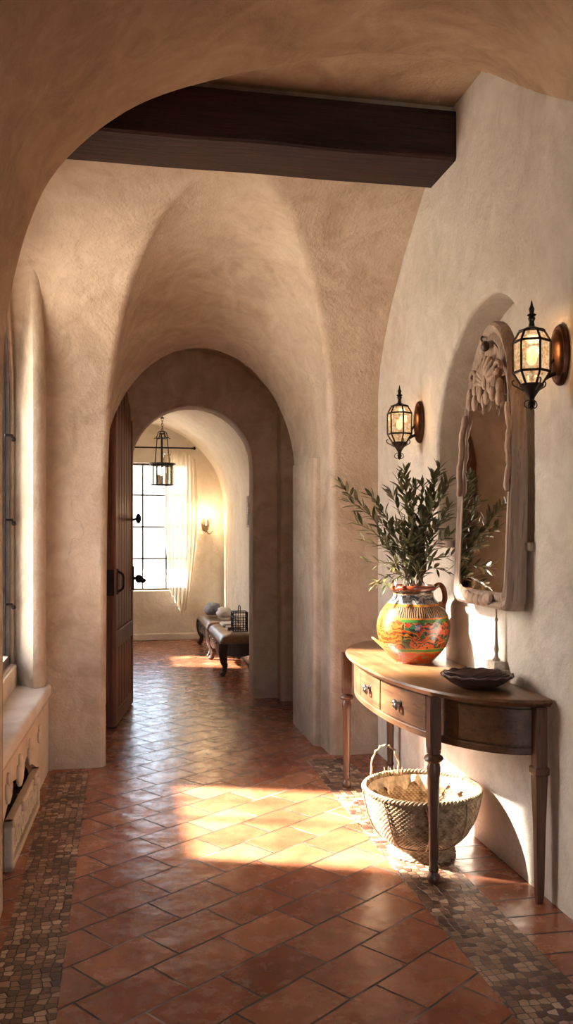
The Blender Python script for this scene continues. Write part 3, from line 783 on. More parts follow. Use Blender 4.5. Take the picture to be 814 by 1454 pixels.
for q_ in (-.2, .2): MB().ball((0.026, q_, 0.20), 0.022, 10).build('boss', PL_STONE, gr)
for k, (yy, zz, rr) in enumerate([(4.02, .045, .045), (4.22, .05, .05), (4.45, .045, .045), (4.70, .05, .048), (4.12, .135, .045), (4.34, .14, .046), (4.58, .135, .045)]):
    m = MB(); L_ = 0.07
    pts = [(-.045, 0, 0), (-.02, .002, .003), (.01, -.003, .002), (.03, .002, 0)]
    m.tube(pts, [rr * .96, rr, rr * 1.02, rr * .97], 10)
    o = m.build('firewood_log', LOG, loc=(-0.565, yy, zz), angle=40)
    tag(o, 'short dark firewood log stacked in the recess behind the carved grille', 'firewood', 'firewood in the window seat recess')

# ceiling beam
m = MB(); nx = 40; rows = []
rr_ = random.Random(3)
for k in range(nx + 1):
    x = -0.60 + (XR + 0.62) * k / nx
    w = 0.006 * noise.noise(Vector((x * 2, 0, 1))) ; q = 0.006 * noise.noise(Vector((x * 2.3, 4, 1)))
    y0, y1, z0, z1 = 4.11 + w, 4.48 + q, 3.315 + q, 3.56 + w; c = 0.012
    rows.append([(x, y0, z0 + c), (x, y0 + c, z0), (x, y1 - c, z0), (x, y1, z0 + c), (x, y1, z1 + .08), (x, y0, z1 + .0)])
m.grid(rows, cu=True)
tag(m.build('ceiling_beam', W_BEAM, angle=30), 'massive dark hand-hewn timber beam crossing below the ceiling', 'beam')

# ------------------------------------------------------------------ DOOR
hx, hy = 0.105, 7.43; fx, fy = -0.035, 6.50
dl = math.hypot(hx - fx, hy - fy); rz = math.atan2(hy - fy, hx - fx)
door = empty('door_1', (fx, fy, 0), rz); S(door); door['label'] = 'open arched dark red-brown plank door'
# local: x along leaf from free end to hinge, y: thickness (left side = +y), face toward room = y=0 side (-y)
T = 0.06
def leafz(x): # arch height
    t = x / dl
    return 2.16 + 0.44 * math.sqrt(max(0, 1 - ((t - .5) / .5) ** 2)) if True else 0
def strip_board(x0, x1, y0, y1, z0, n=8, zt=None):
    m = MB(); rows = []
    for k in range(n + 1):
        x = x0 + (x1 - x0) * k / n; z1 = leafz(x) if zt is None else zt
        rows.append([(x, y0, z0), (x, y1, z0), (x, y1, z1), (x, y0, z1)])
    m.grid(rows, cu=True); m.add(rows[0], [(0, 1, 2, 3)]); m.add(rows[-1], [(3, 2, 1, 0)]); return m
strip_board(0, dl, 0.018, T - .01, 0.012, 40).build('door_panel', W_DOOR, door, fixn=True, angle=40)
nb2 = 6; w = (dl - .14) / nb2
for k in range(nb2):
    x0 = .07 + w * k
    strip_board(x0 + .014, x0 + w - .014, 0.0, 0.02, 0.72, 3).build('plank', W_DOOR, door, fixn=True, bevel=0.004, angle=40)
    strip_board(x0 + .014, x0 + w - .014, 0.0, 0.02, 0.12, 3, zt=0.57).build('plank', W_DOOR, door, fixn=True, bevel=0.004, angle=40)
for (x0, x1) in ((0, .065), (dl - .065, dl)):
    strip_board(x0, x1, -.008, T, 0.01, 4).build('door_stile', W_DOOR, door, fixn=True, bevel=0.004, angle=40)
for z0, z1 in ((0.01, .12), (.58, .71)):
    strip_board(.06, dl - .06, -.008, T, z0, 4, zt=z1).build('door_rail', W_DOOR, door, fixn=True, bevel=0.004, angle=40)
MB().box(-.012, .05, 0.004, T + .006, 0.98, 1.17).build('lock_plate', IRON, door, bevel=0.004)
m = MB(); m.tube(catmull([(.055, -.008, 1.0), (.055, -.05, 1.03), (.055, -.055, 1.08), (.055, -.05, 1.13), (.055, -.008, 1.16)]), .009); m.box(.035, .075, -.016, -.006, .985, 1.175); m.build('door_handle', IRON, door)
m = MB(); m.box(dl - .06, dl - .02, -.02, -.006, 0.96, 1.16); m.build('hinge_plate', IRON, door, bevel=0.003)
m = MB(); m.tube([(dl - .04, -.01, 1.06), (dl - .04, -.045, 1.06)], .014); m.ball((dl - .04, -.060, 1.055), .036, 12, sc=(1, .9, 1)); m.ball((dl - .03, -.09, 1.04), .028, 10, sc=(1, 1.1, .8)); m.build('door_knob', IRON, door)
m = MB(); m.tube([(dl - .03, -.005, 1.55), (dl - .03, -.05, 1.56), (dl - .03, -.055, 1.60)], .010); m.ball((dl - .03, -.055, 1.56), .03, 8, sc=(.6, .8, 1.4)); m.build('door_hook', IRON, door)

# ------------------------------------------------------------------ CONSOLE TABLE
TY, TL, TD, TZ = 4.07, 0.97, 0.49, 0.80
tb = empty('console_table', (XR - 0.012, TY, 0))
tag(tb, 'wooden demilune console table with turned legs against the right wall', 'table')
def dpt(a, inset=0.0, ex=2.3):
    c, s_ = math.cos(a), math.sin(a)
    y = (TL - inset) * math.copysign(abs(c) ** (2 / ex), c); x = -(TD - inset) * abs(s_) ** (2 / ex)
    return (x, y)
def yx(y, inset=0.0, ex=2.3):
    q = min(1, abs(y) / (TL - inset)); return -(TD - inset) * (1 - q ** ex) ** (1 / ex)
NT = 80
def tloop(inset, z): return [(*dpt(PI * k / NT, inset), z) for k in range(NT + 1)]
prof = [(0.045, TZ - .034), (0.018, TZ - .032), (0.012, TZ - .024), (0.004, TZ - .02), (0.0, TZ - .012), (0.004, TZ - .003), (0.012, TZ)]
m = MB(); m.grid([tloop(i, z) for i, z in prof])
lp = tloop(0.012, TZ); m.add(lp, [tuple(range(len(lp)))]); lp = tloop(0.045, TZ - .034); m.add(lp, [tuple(range(len(lp)))[::-1]])
m.grid([[(0, -TL + .045, TZ - .034), (0, TL - .045, TZ - .034)], [(0, -TL + .012, TZ), (0, TL - .012, TZ)]])
m.build('table_top', W_TOP, tb, fixn=True, angle=40)
INS = 0.05
def apron(y0, y1, z0, z1, ins, th, n=20):
    m = MB(); rows = []
    for k in range(n + 1):
        y = y0 + (y1 - y0) * k / n; xo = yx(y, ins); xi = min(0, yx(y, ins + th)) if abs(y) < TL - ins - th else 0
        if abs(y) >= TL - ins - th: xi = min(0.0, xo + th)
        rows.append([(xo, y, z0), (xo, y, z1), (xi, y, z1), (xi, y, z0)])
    m.grid(rows, cu=True); m.add(rows[0], [(0, 1, 2, 3)]); m.add(rows[-1], [(3, 2, 1, 0)]); return m
AZ0, AZ1 = 0.585, TZ - .034
def apron_arc(a0, a1, z0, z1, ins, th, n=24):
    m = MB(); rows = []
    for k in range(n + 1):
        a = a0 + (a1 - a0) * k / n; o = dpt(a, ins); i = dpt(a, ins + th)
        rows.append([(o[0], o[1], z0), (o[0], o[1], z1), (i[0], i[1], z1), (i[0], i[1], z0)])
    m.grid(rows, cu=True); m.add(rows[0], [(0, 1, 2, 3)]); m.add(rows[-1], [(3, 2, 1, 0)]); return m
def ang_of(yl, ins=INS):  # angle for a local y
    q = max(-1, min(1, yl / (TL - ins))); return math.acos(math.copysign(abs(q) ** (2.3 / 2), q))
apron_arc(0.02, PI - 0.02, AZ0, AZ1, INS + .008, 0.02, 80).build('apron', W_TABLE, tb, fixn=True, angle=40)
apron_arc(0.02, PI - 0.02, AZ0 - .012, AZ0 + .018, INS - .002, 0.03, 80).build('apron_moulding', W_TABLE, tb, fixn=True, bevel=0.004, angle=40)
Ldy = lambda Y: Y - TY
def front_panel(name, Y0, Y1, z0, z1, ins, mat, parent):
    a0, a1 = ang_of(Ldy(Y0)), ang_of(Ldy(Y1))
    return apron_arc(min(a0, a1), max(a0, a1), z0, z1, ins, 0.016, 16).build(name, mat, parent, fixn=True, bevel=0.003, angle=40)
drs = []
for (Y0, Y1, yk) in ((3.50, 3.925, 3.70), (3.94, 4.285, 4.09)):
    d = front_panel('drawer', Y0, Y1, AZ0 + .025, AZ1 - .012, INS - .003, W_TABLE, tb)
    x = yx(Ldy(yk), INS - .003); y = Ldy(yk); z = 0.685
    h = MB(); h.lathe([(0.001, 0), (.016, 0), (.018, .004), (.010, .006), (.006, .018)], (0, 0, 0), 14)
    hv = [(x - q[2], y + q[0], z + q[1]) for q in h.v]; h.v = hv
    h.ball((x - .024, y + .004, z + .004), .014, 12, sc=(.9, 1.2, 1)); h.ball((x - .026, y - .016, z - .010), .012, 10, sc=(.8, .8, 1.4)); h.ball((x - .024, y + .018, z - .012), .010, 10, sc=(.8, .8, 1.3))
    h.torus((x - .020, y, z - .012), .018, .003, 'x', 16, 6)
    h.build('drawer_pull', STEEL, d)
front_panel('side_panel', 4.30, 4.66, AZ0 + .025, AZ1 - .012, INS - .003, W_TABLE, tb)
# near curved panel
a0 = ang_of(Ldy(3.33)); apron_arc(min(a0, PI - .12), PI - .10, AZ0 + .025, AZ1 - .012, INS - .003, .016, 16).build('side_panel', W_TABLE, tb, fixn=True, bevel=0.003, angle=40)
legprof = [(.0, 0), (.014, 0), (.021, .008), (.023, .022), (.018, .034), (.014, .045), (.017, .052), (.017, .06), (.014, .07), (.016, .12), (.0175, .25), (.019, .36), (.021, .44), (.024, .475), (.019, .49), (.018, .497), (.030, .504), (.034, .513), (.030, .524), (.019, .531), (.024, .538), (.024, .56)]
def make_leg(x, y, plain_=False, sc=1.0):
    m = MB(); m.lathe([(r * sc, z) for r, z in legprof], (x, y, 0), 20)
    m.box(x - .024, x + .024, y - .024, y + .024, .555, AZ1)
    return m.build('leg', W_LEG, tb, fixn=True, angle=40)
for (X, Y) in ((1.275, 3.40), (1.265, 4.76), (1.60, 5.00), (1.615, 4.36)):
    make_leg(X - tb.location.x, Y - TY, sc=1.22)
# near wall leg: square tapered
m = MB(); cx_, cy_ = 1.61 - tb.location.x, 3.135 - TY
rows = [[(cx_ + sx * w, cy_ + sy * w, z) for sx, sy in ((-1, -1), (1, -1), (1, 1), (-1, 1))] for w, z in ((.012, 0), (.015, .04), (.019, .30), (.025, .50), (.030, .505), (.030, .53), (.024, .535), (.024, AZ1))]
m.grid(rows, cu=True); m.add(rows[0], [(0, 1, 2, 3)]); m.build('leg', W_LEG, tb, fixn=True, bevel=0.003, angle=30)

# ------------------------------------------------------------------ VASE
VX, VY = 1.445, 4.14
vs = empty('ceramic_jar', (VX, VY, TZ))
tag(vs, 'round red, green and yellow painted ceramic jar standing on the console table', 'vase')
bp = [(.0, 0), (.088, 0), (.098, .006), (.122, .03), (.155, .07), (.176, .12), (.183, .165), (.180, .205), (.166, .245), (.142, .280), (.118, .305), (.104, .322), (.100, .340), (.103, .352), (.112, .360), (.115, .370), (.112, .380), (.100, .384), (.094, .378), (.092, .35), (.10, .31), (.12, .27)]
bp = [(p[0], p[1]) for p in [(q[0], q[1]) for q in catmull([(a, b, 0) for a, b in bp], 3)]]
MB().lathe(bp, (0, 0, 0), 56).build('jar_body', VASE, vs, angle=60)
hd = Vector((CY, -SY, 0))  # to the right in view
def hp(r, z, s=0): return (hd.x * r, hd.y * r, z)
m = MB(); m.tube(catmull([hp(.098, .365), hp(.128, .385), hp(.150, .365), hp(.158, .32), hp(.150, .28), hp(.150, .245)], 5), [.013] * 26, 10); m.build('jar_handle', EARTH, vs)
m = MB(); m.tube(catmull([hp(.135, .30), hp(.140, .27), hp(.148, .25)], 4), .015, 10); m.build('handle_foot', EARTH, vs)
# pointed yellow lip low on the left
m = MB(); rows = []
for k in range(9):
    t = k / 8; r = .105 + .105 * t; wd = .085 * (1 - t) ** .8 + .002; z = .035 + .085 * t ** 1.3
    row = []
    for j in range(9):
        s = -1 + 2 * j / 8
        row.append((-hd.x * r + hd.y * s * wd * 1.0, -hd.y * r - hd.x * s * wd, z + .035 * (1 - t) * (s * s) + 0.0))
    rows.append(row)
m.grid(rows); o = m.build('jar_spout', YELLOWG, vs); so = o.modifiers.new('s', 'SOLIDIFY'); so.thickness = .008

# ------------------------------------------------------------------ PLANT
pl = empty('olive_branches', (VX, VY, TZ + .36))
tag(pl, 'bushy olive branches with narrow dark green leaves spreading out of the painted jar', 'plant')
rp = random.Random(11)
def leaf(mb, base, d, up, L, W):
    d = d.normalized(); s = d.cross(up)
    if s.length < 1e-3: s = d.orthogonal()
    s.normalize(); n = s.cross(d).normalized()
    pr = [(0, .02), (.25, .75), (.5, 1.0), (.75, .7), (1.0, .02)]
    vs_ = []; curl = rp.uniform(-.12, .25)
    for t, w_ in pr:
        c = base + d * (L * t) - n * (curl * L * t * t)
        vs_ += [tuple(c - s * W * w_ + n * W * .25 * w_), tuple(c), tuple(c + s * W * w_ + n * W * .25 * w_)]
    fs = []
    for k in range(4):
        a = 3 * k; fs += [(a, a + 1, a + 4, a + 3), (a + 1, a + 2, a + 5, a + 4)]
    mb.add(vs_, fs)
tips = [(484, 690, -.02), (497, 712, .05), (507, 742, 0), (516, 768, .06), (523, 800, -.02), (534, 826, -.05), (528, 705, .08), (541, 730, .1), (548, 765, -.05), (556, 700, .05), (566, 680, 0), (575, 670, -.02),
        (583, 705, .08), (590, 692, -.05), (600, 690, .05), (610, 712, .0), (619, 676, -.02), (628, 664, -.04), (632, 705, .05), (640, 735, -.12), (648, 700, -.10), (655, 722, -.16), (660, 684, -.14), (652, 760, -.17), (645, 790, -.18), (565, 745, -.12), (600, 740, -.14), (620, 750, -.15), (580, 770, -.12), (560, 800, -.10), (610, 790, -.12), (638, 812, -.14), (549, 830, -.1)]
for (px, py, dep) in tips:
    r = ray(px, py); d = (VY + dep) * .982 + VX * .1892 if True else 0
    tip = Vector((r[0] * d, r[1] * d, CAMH + r[2] * d))
    if tip.x > 1.56: tip.x = 1.56
    tip -= Vector(pl.location)
    a = rp.uniform(0, 2 * PI); rr = rp.uniform(.01, .07)
    b0 = Vector((rr * math.cos(a), rr * math.sin(a), -.12)); b1 = Vector((rr * 1.1 * math.cos(a), rr * 1.1 * math.sin(a), .02))
    hor = Vector((tip.x, tip.y, 0)); mid = b1.lerp(tip, .5) + Vector((0, 0, .05)) + hor * (-.08)
    pts = catmull([b0, b1, mid, tip], 8)
    br = MB(); n_ = len(pts); br.tube(pts, [.0042 * (1 - .75 * k / (n_ - 1)) for k in range(n_)], 5)
    fo = MB(); P3 = [Vector(p) for p in pts]
    Ltot = (tip - b1).length
    s0 = 10
    cnt = max(14, int(Ltot * 66))
    for side in range(cnt):
        t = s0 + (n_ - 1 - s0) * (side / (cnt - 1)) ** .9; i = min(n_ - 2, int(t)); q = P3[i].lerp(P3[i + 1], t - i)
        tg = (P3[i + 1] - P3[i]).normalized()
        ax = tg.orthogonal().normalized(); ax = Matrix.Rotation(side * 2.4 + rp.uniform(-.5, .5), 3, tg) @ ax
        dr = (tg * rp.uniform(.5, 1.2) + ax * rp.uniform(.6, 1.0) + Vector((0, 0, .2)))
        Lf = rp.uniform(.045, .080); W = rp.uniform(.0075, .0115)
        end = q + dr.normalized() * Lf + Vector(pl.location)
        if end.x > 1.61: dr.x = -abs(dr.x)
        leaf(fo, q, dr, Vector((0, 0, 1)) + Vector((rp.uniform(-.5, .5), rp.uniform(-.5, .5), 0)), Lf, W)
    leaf(fo, P3[-1], P3[-1] - P3[-3], Vector((0, 0, 1)), .05, .007)
    bo = br.build('branch', BARK, pl); fo.build('foliage', LEAF, bo, angle=180)

# ------------------------------------------------------------------ BOWL, BLOCK, CANDLESTICK
bw = empty('shallow_bowl', (1.465, 3.40, TZ)); tag(bw, 'shallow dark woven wooden bowl near the right end of the console table', 'bowl')
W_BOWL = wood('wood_bowl', (0.025, 0.012, 0.009), (0.12, 0.055, 0.035), axis=0, rough=0.5, grain=60, bstr=0.8)
m = MB(); m.lathe([(0, 0), (.06, 0), (.075, .004), (.11, .022), (.14, .045), (.148, .055), (.144, .058), (.135, .050), (.10, .028), (.05, .014), (0, .012)], (0, 0, 0), 40); m.build('bowl_body', W_BOWL, bw, angle=50)
m = MB(); pts = [((.146 + .002 * math.sin(20 * a)) * math.cos(a), (.146 + .002 * math.sin(20 * a)) * math.sin(a), .056 + .003 * math.sin(14 * a)) for a in [2 * PI * k / 120 for k in range(120)]]
m.tube(pts, .005, 6, closed=True); m.build('woven_rim', W_BOWL, bw)
m = MB()
for k in range(7):
    a = -.9 + .3 * k; m.tube([(-.13 * math.cos(a * .6), .13 * math.sin(a), .052), (0, .10 * math.sin(a), .030), (.13 * math.cos(a * .6), .13 * math.sin(a), .052)], .0035, 5)
m.build('woven_strips', W_BOWL, bw)

bk = MB().box(-.025, .025, -.045, .045, 0, .085); 
tag(bk.build('stone_block', PALESTONE, loc=(1.622, 3.565, TZ), bevel=.006, seg=3), 'small pale rough stone block behind the shallow dark bowl', 'block')
m = MB(); m.lathe([(0, 0), (.016, 0), (.018, .006), (.010, .016), (.007, .03), (.012, .05), (.008, .07), (.006, .12), (.0045, .17), (.008, .18), (.0035, .19), (.004, .225), (0, .23)], (0, 0, 0), 14)
tag(m.build('spindle', W_FRAME, loc=(1.622, 3.555, TZ + .085), angle=50), 'slim turned wooden spindle standing on the pale stone block', 'spindle')

# ------------------------------------------------------------------ MIRROR
MY, MX = 3.615, XR - 0.100
mr = empty('wall_mirror', (MX, MY, 1.12)); mr.rotation_euler = (0, 0.045, 0); tag(mr, 'tall arched mirror in a carved weathered wood frame in the wall niche', 'mirror')
# outline in local (y,z): half width .28, tapering arched top
def mout(hw, h, z0, n=80):
    pts = []
    raw = [(-hw + .05, z0), (-hw + .012, z0 + .015), (-hw, z0 + .06), (-hw, .45), (-hw * .985, .62), (-hw * .92, .80), (-hw * .80, .95), (-hw * .60, h - .15), (-hw * .34, h - .045), (0, h)]
    raw2 = [(-a, b) for a, b in raw[::-1]][1:]
    q = catmull([(a, b, 0) for a, b in raw + raw2], 8)
    q = resample(q + [q[0]], n + 1)[:-1]
    return [(p[0], p[1]) for p in q]
o_ = mout(.300, 1.27, 0); i_ = mout(.232, 1.17, .07)
ring = lambda x, s: [(x, o_[k][0] * (1 - s) + i_[k][0] * s, o_[k][1] * (1 - s) + i_[k][1] * s) for k in range(80)]
bk_ = lambda s: [(.083 - .035 * p[2] / 1.27, p[1], p[2]) for p in ring(0, s)]
m = MB(); m.grid([bk_(0), ring(.025, 0), ring(.008, .06), ring(0, .2), ring(.004, .35), ring(.016, .5), ring(.006, .65), ring(.006, .85), ring(.02, 1.0), ring(.03, 1.0), bk_(.98)], cu=True, cv=True)
m.build('mirror_frame', W_FRAME, mr, fixn=True, angle=40)
m = MB(); m.add([(.026 - .075 * p[0], p[0] * 1.0, p[1]) for p in i_], [tuple(range(80))]); m.build('mirror_glass', MIRROR, mr, smooth=False)
# carved crest: fan shell over a swag of leaves, on a solid backing
m = MB(); rc = random.Random(5)
bkp = [(.012, p[0] * 1.01, p[1]) for p in i_ if p[1] > .985]; bkp.sort(key=lambda p: math.atan2(p[2] - 1.0, p[1]))
m.add(bkp, [tuple(range(len(bkp)))])
for k in range(9):
    a = PI * (k + .5) / 9; ca, sa = math.cos(a), math.sin(a)
    m.tube([(-.004, .02 * ca, .985 + .015 * sa), (-.016, .07 * ca, .985 + .075 * sa), (-.006, .115 * ca, .985 + .125 * sa)], [.008, .017, .012], 8)
for row_, (zc_, nn2, wy_) in enumerate(((1.05, 4, .13), (1.0, 7, .18), (.95, 6, .19))):
    for k in range(nn2):
        t = -1 + 2 * (k + .5) / nn2; y = t * wy_
        m.ball((-.006 - .004 * row_, y + rc.uniform(-.006, .006), zc_ - .02 + .018 * (k % 2) - .03 * abs(t)), .026, 10, sc=(.55, .85, 1.45))
for s_ in (-1, 1):
    pts = [(-.012, s_ * (.125 + .04 * math.cos(q * .45) * (1 - q / 16)), 1.03 + .04 * math.sin(q * .45) * (1 - q / 16)) for q in range(15)]
    m.tube(pts, [.011] * 15, 8)
m.ball((-.012, 0, .91), .018, 10, sc=(.7, .8, 1.8)); m.ball((-.010, 0, .87), .010, 8, sc=(.7, .7, 2.0))
m.build('carved_crest', W_CREST, mr, angle=60)
for s in (-1, 1):
    m = MB()
    pts = [(-.004, s * (.262 - .03 * math.sin(k * .9) * (.3)), .50 + .022 * k) for k in range(18)]
    pts = [(p[0], p[1] * (1 - max(0, (p[2] - .6)) ** 1.7 * .95), p[2]) for p in pts]
    m.tube(pts, [.010 + .006 * abs(math.sin(k * 1.3)) for k in range(18)], 8)
    m.build('carved_garland', W_CREST, mr, angle=60)
m = MB(); m.tube(catmull([(.02, .09, 1.235), (-.01, .06, 1.20), (-.012, .01, 1.165)], 5), .005, 6); m.ball((-.015, 0.0, 1.155), .024, 14, sc=(.8, 1, 1)); m.build('crest_knob', W_DARK, mr)
m = MB()
for k in range(7):
    a = PI * (k / 6); m.ball((-.004, .12 * math.cos(a), .045 - .015 * math.sin(a)), .030, 10, sc=(.5, 1.2, .8))
m.build('carved_base', W_CREST, mr, angle=60)
# niche sill
S(MB().box(XR - .022, XR + .16, yc - hw - .02, yc + hw - .0, nb - .03, nb + .006).build('trim_5', W_FRAME, bevel=.006))

# ------------------------------------------------------------------ SCONCES
# local: wall at x=0, lantern toward -x
def make_sconce(label, loc, group='wall lantern sconces on the right wall'):
    root = empty('wall_sconce', loc); tag(root, label, 'wall lamp', group)
    m = MB(); rows = []
    for (sc_, x) in ((1.0, -.004), (1.0, -.012), (.93, -.022), (.80, -.020), (.72, -.028), (.5, -.034), (.02, -.036)):
        rows.append([(x, .062 * sc_ * math.cos(a), .118 * sc_ * math.sin(a)) for a in [2 * PI * k / 36 for k in range(36)]])
    m.grid([[(0.001, .060 * math.cos(a), .116 * math.sin(a)) for a in [2 * PI * k / 36 for k in range(36)]]] + rows, cu=True)
    m.build('backplate', BRONZE, root, angle=50)
    cx = -.125
    m = MB(); m.tube(catmull([(-.02, 0, -.07), (-.06, 0, -.085), (-.10, 0, -.115), (cx, 0, -.135)], 5), .009, 8)
    m.tube(catmull([(-.02, 0, .0), (-.045, 0, -.03), (-.075, 0, -.085)], 5), .006, 8); m.build('arm', IRON, root)
    tiers = [(-.118, .038), (-.070, .068), (.045, .068), (.083, .046)]
    n = 6; A = [2 * PI * (k + .5) / n for k in range(n)]
    fr = MB()
    for z, r in tiers:
        P_ = [(cx + r * math.cos(a), r * math.sin(a), z) for a in A]
        for k in range(n): fr.tube([P_[k], P_[(k + 1) % n]], .0052 if r > .05 else .0045, 6)
    for a in A: fr.tube([(cx + r * math.cos(a), r * math.sin(a), z) for z, r in tiers], .005, 6)
    fr.build('lantern_frame', IRON, root)
    g = MB(); g.grid([[(cx + r * .95 * math.cos(a), r * .95 * math.sin(a), z) for a in A] for z, r in tiers], cu=True)
    g.build('glass_panes', LAMPGLASS, root, smooth=False)
    m = MB(); m.lathe([(.048, .083), (.050, .088), (.030, .095), (.012, .104), (.009, .120), (.014, .134), (.010, .140), (.018, .147), (.008, .154), (.011, .170), (.006, .180), (.003, .195), (.0, .205)], (cx, 0, 0), 18); m.lathe([(.0, .083), (.048, .083)], (cx, 0, 0), 18); m.build('finial', IRON, root, angle=50)
    m = MB(); m.lathe([(.0, -.115), (.043, -.115), (.046, -.122), (.036, -.132), (.022, -.150), (.012, -.166), (.009, -.180), (.013, -.190), (.008, -.198), (.012, -.206), (.0, -.214)], (cx, 0, 0), 18); m.build('bottom_cup', IRON, root, angle=50)
    for a in (0.3, PI / 2, PI - .3, -PI / 2):
        ca, sa = math.cos(a), math.sin(a)
        pts = [(cx + ca * r, sa * r, z) for r, z in ((.030, -.140), (.050, -.128), (.068, -.118), (.072, -.105), (.064, -.100))]
        MB().tube(catmull(pts, 4), .0028, 5).build('scroll', IRON, root)
        pts = [(cx + ca * r, sa * r, z) for r, z in ((.009, -.175), (.024, -.182), (.026, -.198), (.012, -.207))]
        MB().tube(catmull(pts, 4), .0022, 5).build('scroll', IRON, root)
    m = MB(); m.lathe([(0, -.10), (.010, -.10), (.010, -.05)], (cx, 0, 0), 12); m.build('lamp_holder', BRASS, root)
    m = MB(); m.ball((cx, 0, -.015), .020, 12, sc=(1, 1, 1.5)); m.build('bulb', BULB, root)
    return root
register_kids()
s1 = make_sconce('black iron lantern sconce on the right wall nearest the camera, right of the mirror', (XR, 3.05, 2.125))
register_kids()
s2 = copy_tree(s1); s2.location = (XR, 4.63, 2.065); s2['label'] = 'smaller-looking black iron lantern sconce on the right wall left of the mirror'
def point(name, loc, energy, col=(1.0, .68, .38), r=.025):
    l = bpy.data.lights.new(name, 'POINT'); l.energy = energy; l.color = col; l.shadow_soft_size = r
    o = bpy.data.objects.new(name, l); COL.objects.link(o); o.location = loc; return o
point('sconce_light', (XR - .125, 3.05, 2.125 + .03), 6)
point('sconce_light', (XR - .125, 4.63, 2.065 + .03), 6)

# ------------------------------------------------------------------ BASKET
BX, BY = 1.345, 3.74
bs = empty('wicker_basket', (BX, BY, 0)); tag(bs, 'large round woven wicker basket on the floor beneath the console table', 'basket')
cp = catmull([(.142, .055, 0), (.172, .070, 0), (.212, .115, 0), (.238, .17, 0), (.252, .225, 0), (.260, .270, 0), (.262, .290, 0)], 3)
bprof = resample(cp, 88)
NK = 360; NS = 72
def weave(r, z, a, j):
    return r + .0030 * math.sin(NS * a / 1.0 + (PI if (j // 3) % 2 else 0)) * (1 if j % 3 != 0 else .2) - (.0022 if j % 3 == 0 else 0)
m = MB(); m.lathe([(p[0], p[1]) for p in bprof], (0, 0, 0), NK, rf=weave)
m.lathe([(p[0] - .012, p[1]) for p in bprof], (0, 0, 0), NK, rf=weave)
m.lathe([(.0, .058), (.16, .058)], (0, 0, 0), 60)
m.build('basket_body', WICKER, bs, angle=70)
m = MB()
fp = [(.150 - .0, .0), (.152, .008), (.146, .02), (.140, .034), (.142, .046), (.150, .058)]
m.lathe([(r, z) for r, z in [(a, b) for a, b, _ in resample([(a, b, 0) for a, b in fp], 16)]], (0, 0, 0), 160, rf=lambda r, z, a, j: r + .004 * math.sin(34 * a + (PI if j % 4 < 2 else 0)))
m.build('basket_foot', WICKER, bs, angle=70)
m = MB()
for q in range(3):
    pts = [((.260 + .007 * math.cos(30 * a + q * 2 * PI / 3)) * math.cos(a), (.260 + .007 * math.cos(30 * a + q * 2 * PI / 3)) * math.sin(a), .292 + .007 * math.sin(30 * a + q * 2 * PI / 3)) for a in [2 * PI * k / 300 for k in range(300)]]
    m.tube(pts, .0062, 6, closed=True)
m.build('braided_rim', WICKER, bs)
m = MB()
for k in range(26):
    a0 = 2 * PI * k / 26 + .05
    for t in (0,):
        pts = [((p[0] + .006) * math.cos(a0 + .12 * math.sin(p[1] * 10)), (p[0] + .006) * math.sin(a0 + .12 * math.sin(p[1] * 10)), p[1]) for p in bprof[::4]]
        if k % 3 == 0: m.tube(pts, .004, 5)
m.build('basket_stake', WICKER, bs)
# ruffled liner hanging inside the rim
m = MB(); rows = []
for j in range(8):
    row = []
    for i in range(180):
        a = 2 * PI * i / 180
        t = j / 7; ruf = .010 * math.sin(21 * a + 2 * math.sin(5 * a)) * t + .004 * math.sin(60 * a) * t
        zz = .282 - t * (.055 + .018 * math.sin(17 * a) + .012 * math.sin(7 * a + 1))
        row.append(((.244 - .018 * t + ruf) * math.cos(a), (.244 - .018 * t + ruf) * math.sin(a), zz))
    rows.append(row)
m.grid(rows, cu=True); m.build('ruffled_liner', plain('raffia_liner', (0.60, 0.47, 0.33), 0.8, 0.3, 50, 0.6, 0.003), bs, angle=180)
# loop handle at the back rim
hb = Vector((-.10, .235, .28))
m = MB(); pts = []
for k in range(19):
    a = PI * k / 18; pts.append((hb.x - .07 * math.cos(a) + .004 * math.sin(k * 2.1), hb.y + .006 * math.cos(k * 1.7), hb.z + .15 * math.sin(a) ** .75 + .003 * math.sin(k * 3)))
m.tube(pts, [.0035 + .002 * (k % 2) for k in range(19)], 6)
for k in range(30):
    x = hb.x + random.uniform(-.01, .09); m.tube([(x, hb.y, hb.z), (x + random.uniform(-.015, .015), hb.y + random.uniform(-.01, .01), hb.z + random.uniform(.015, .05))], [.0022, .0008], 4)
m.build('basket_handle', WICKER, bs)

# ------------------------------------------------------------------ FAR ROOM
# sconce on far wall
sc = empty('candle_sconce', (1.135, 11.68, 1.52)); tag(sc, 'small brass candle sconce glowing on the far wall beyond the curtain', 'wall lamp')
m = MB()
rows = [[(.05 * s_ * math.cos(a), x, .10 * s_ * math.sin(a) + .03) for a in [2 * PI * k / 20 for k in range(20)]] for s_, x in ((1, .015), (1, .0), (.7, -.01), (.02, -.012))]
m.grid(rows, cu=True); m.build('backplate', BRASS, sc, angle=50)
m = MB(); m.tube(catmull([(0, 0, -.03), (0, -.05, -.07), (0, -.10, -.05), (0, -.11, 0)], 5), .010); m.lathe([(0, 0), (.035, .002), (.045, .012), (.02, .012)], (0, -.11, 0), 16)
m.tube(catmull([(0, -.09, -.05), (.04, -.10, -.10), (.09, -.10, -.06)], 5), .006); m.tube(catmull([(-.02, -.11, 0), (-.07, -.10, .10), (-.04, -.08, .20)], 5), .006); m.build('arm', BRASS, sc)
m = MB(); m.lathe([(.011, .01), (.011, .09), (0, .09)], (0, -.11, 0), 12); m.build('candle', TAPE, sc)
m = MB(); m.ball((0, -.11, .115), .018, 12, sc=(1, 1, 1.7)); m.build('bulb', FLAME, sc)
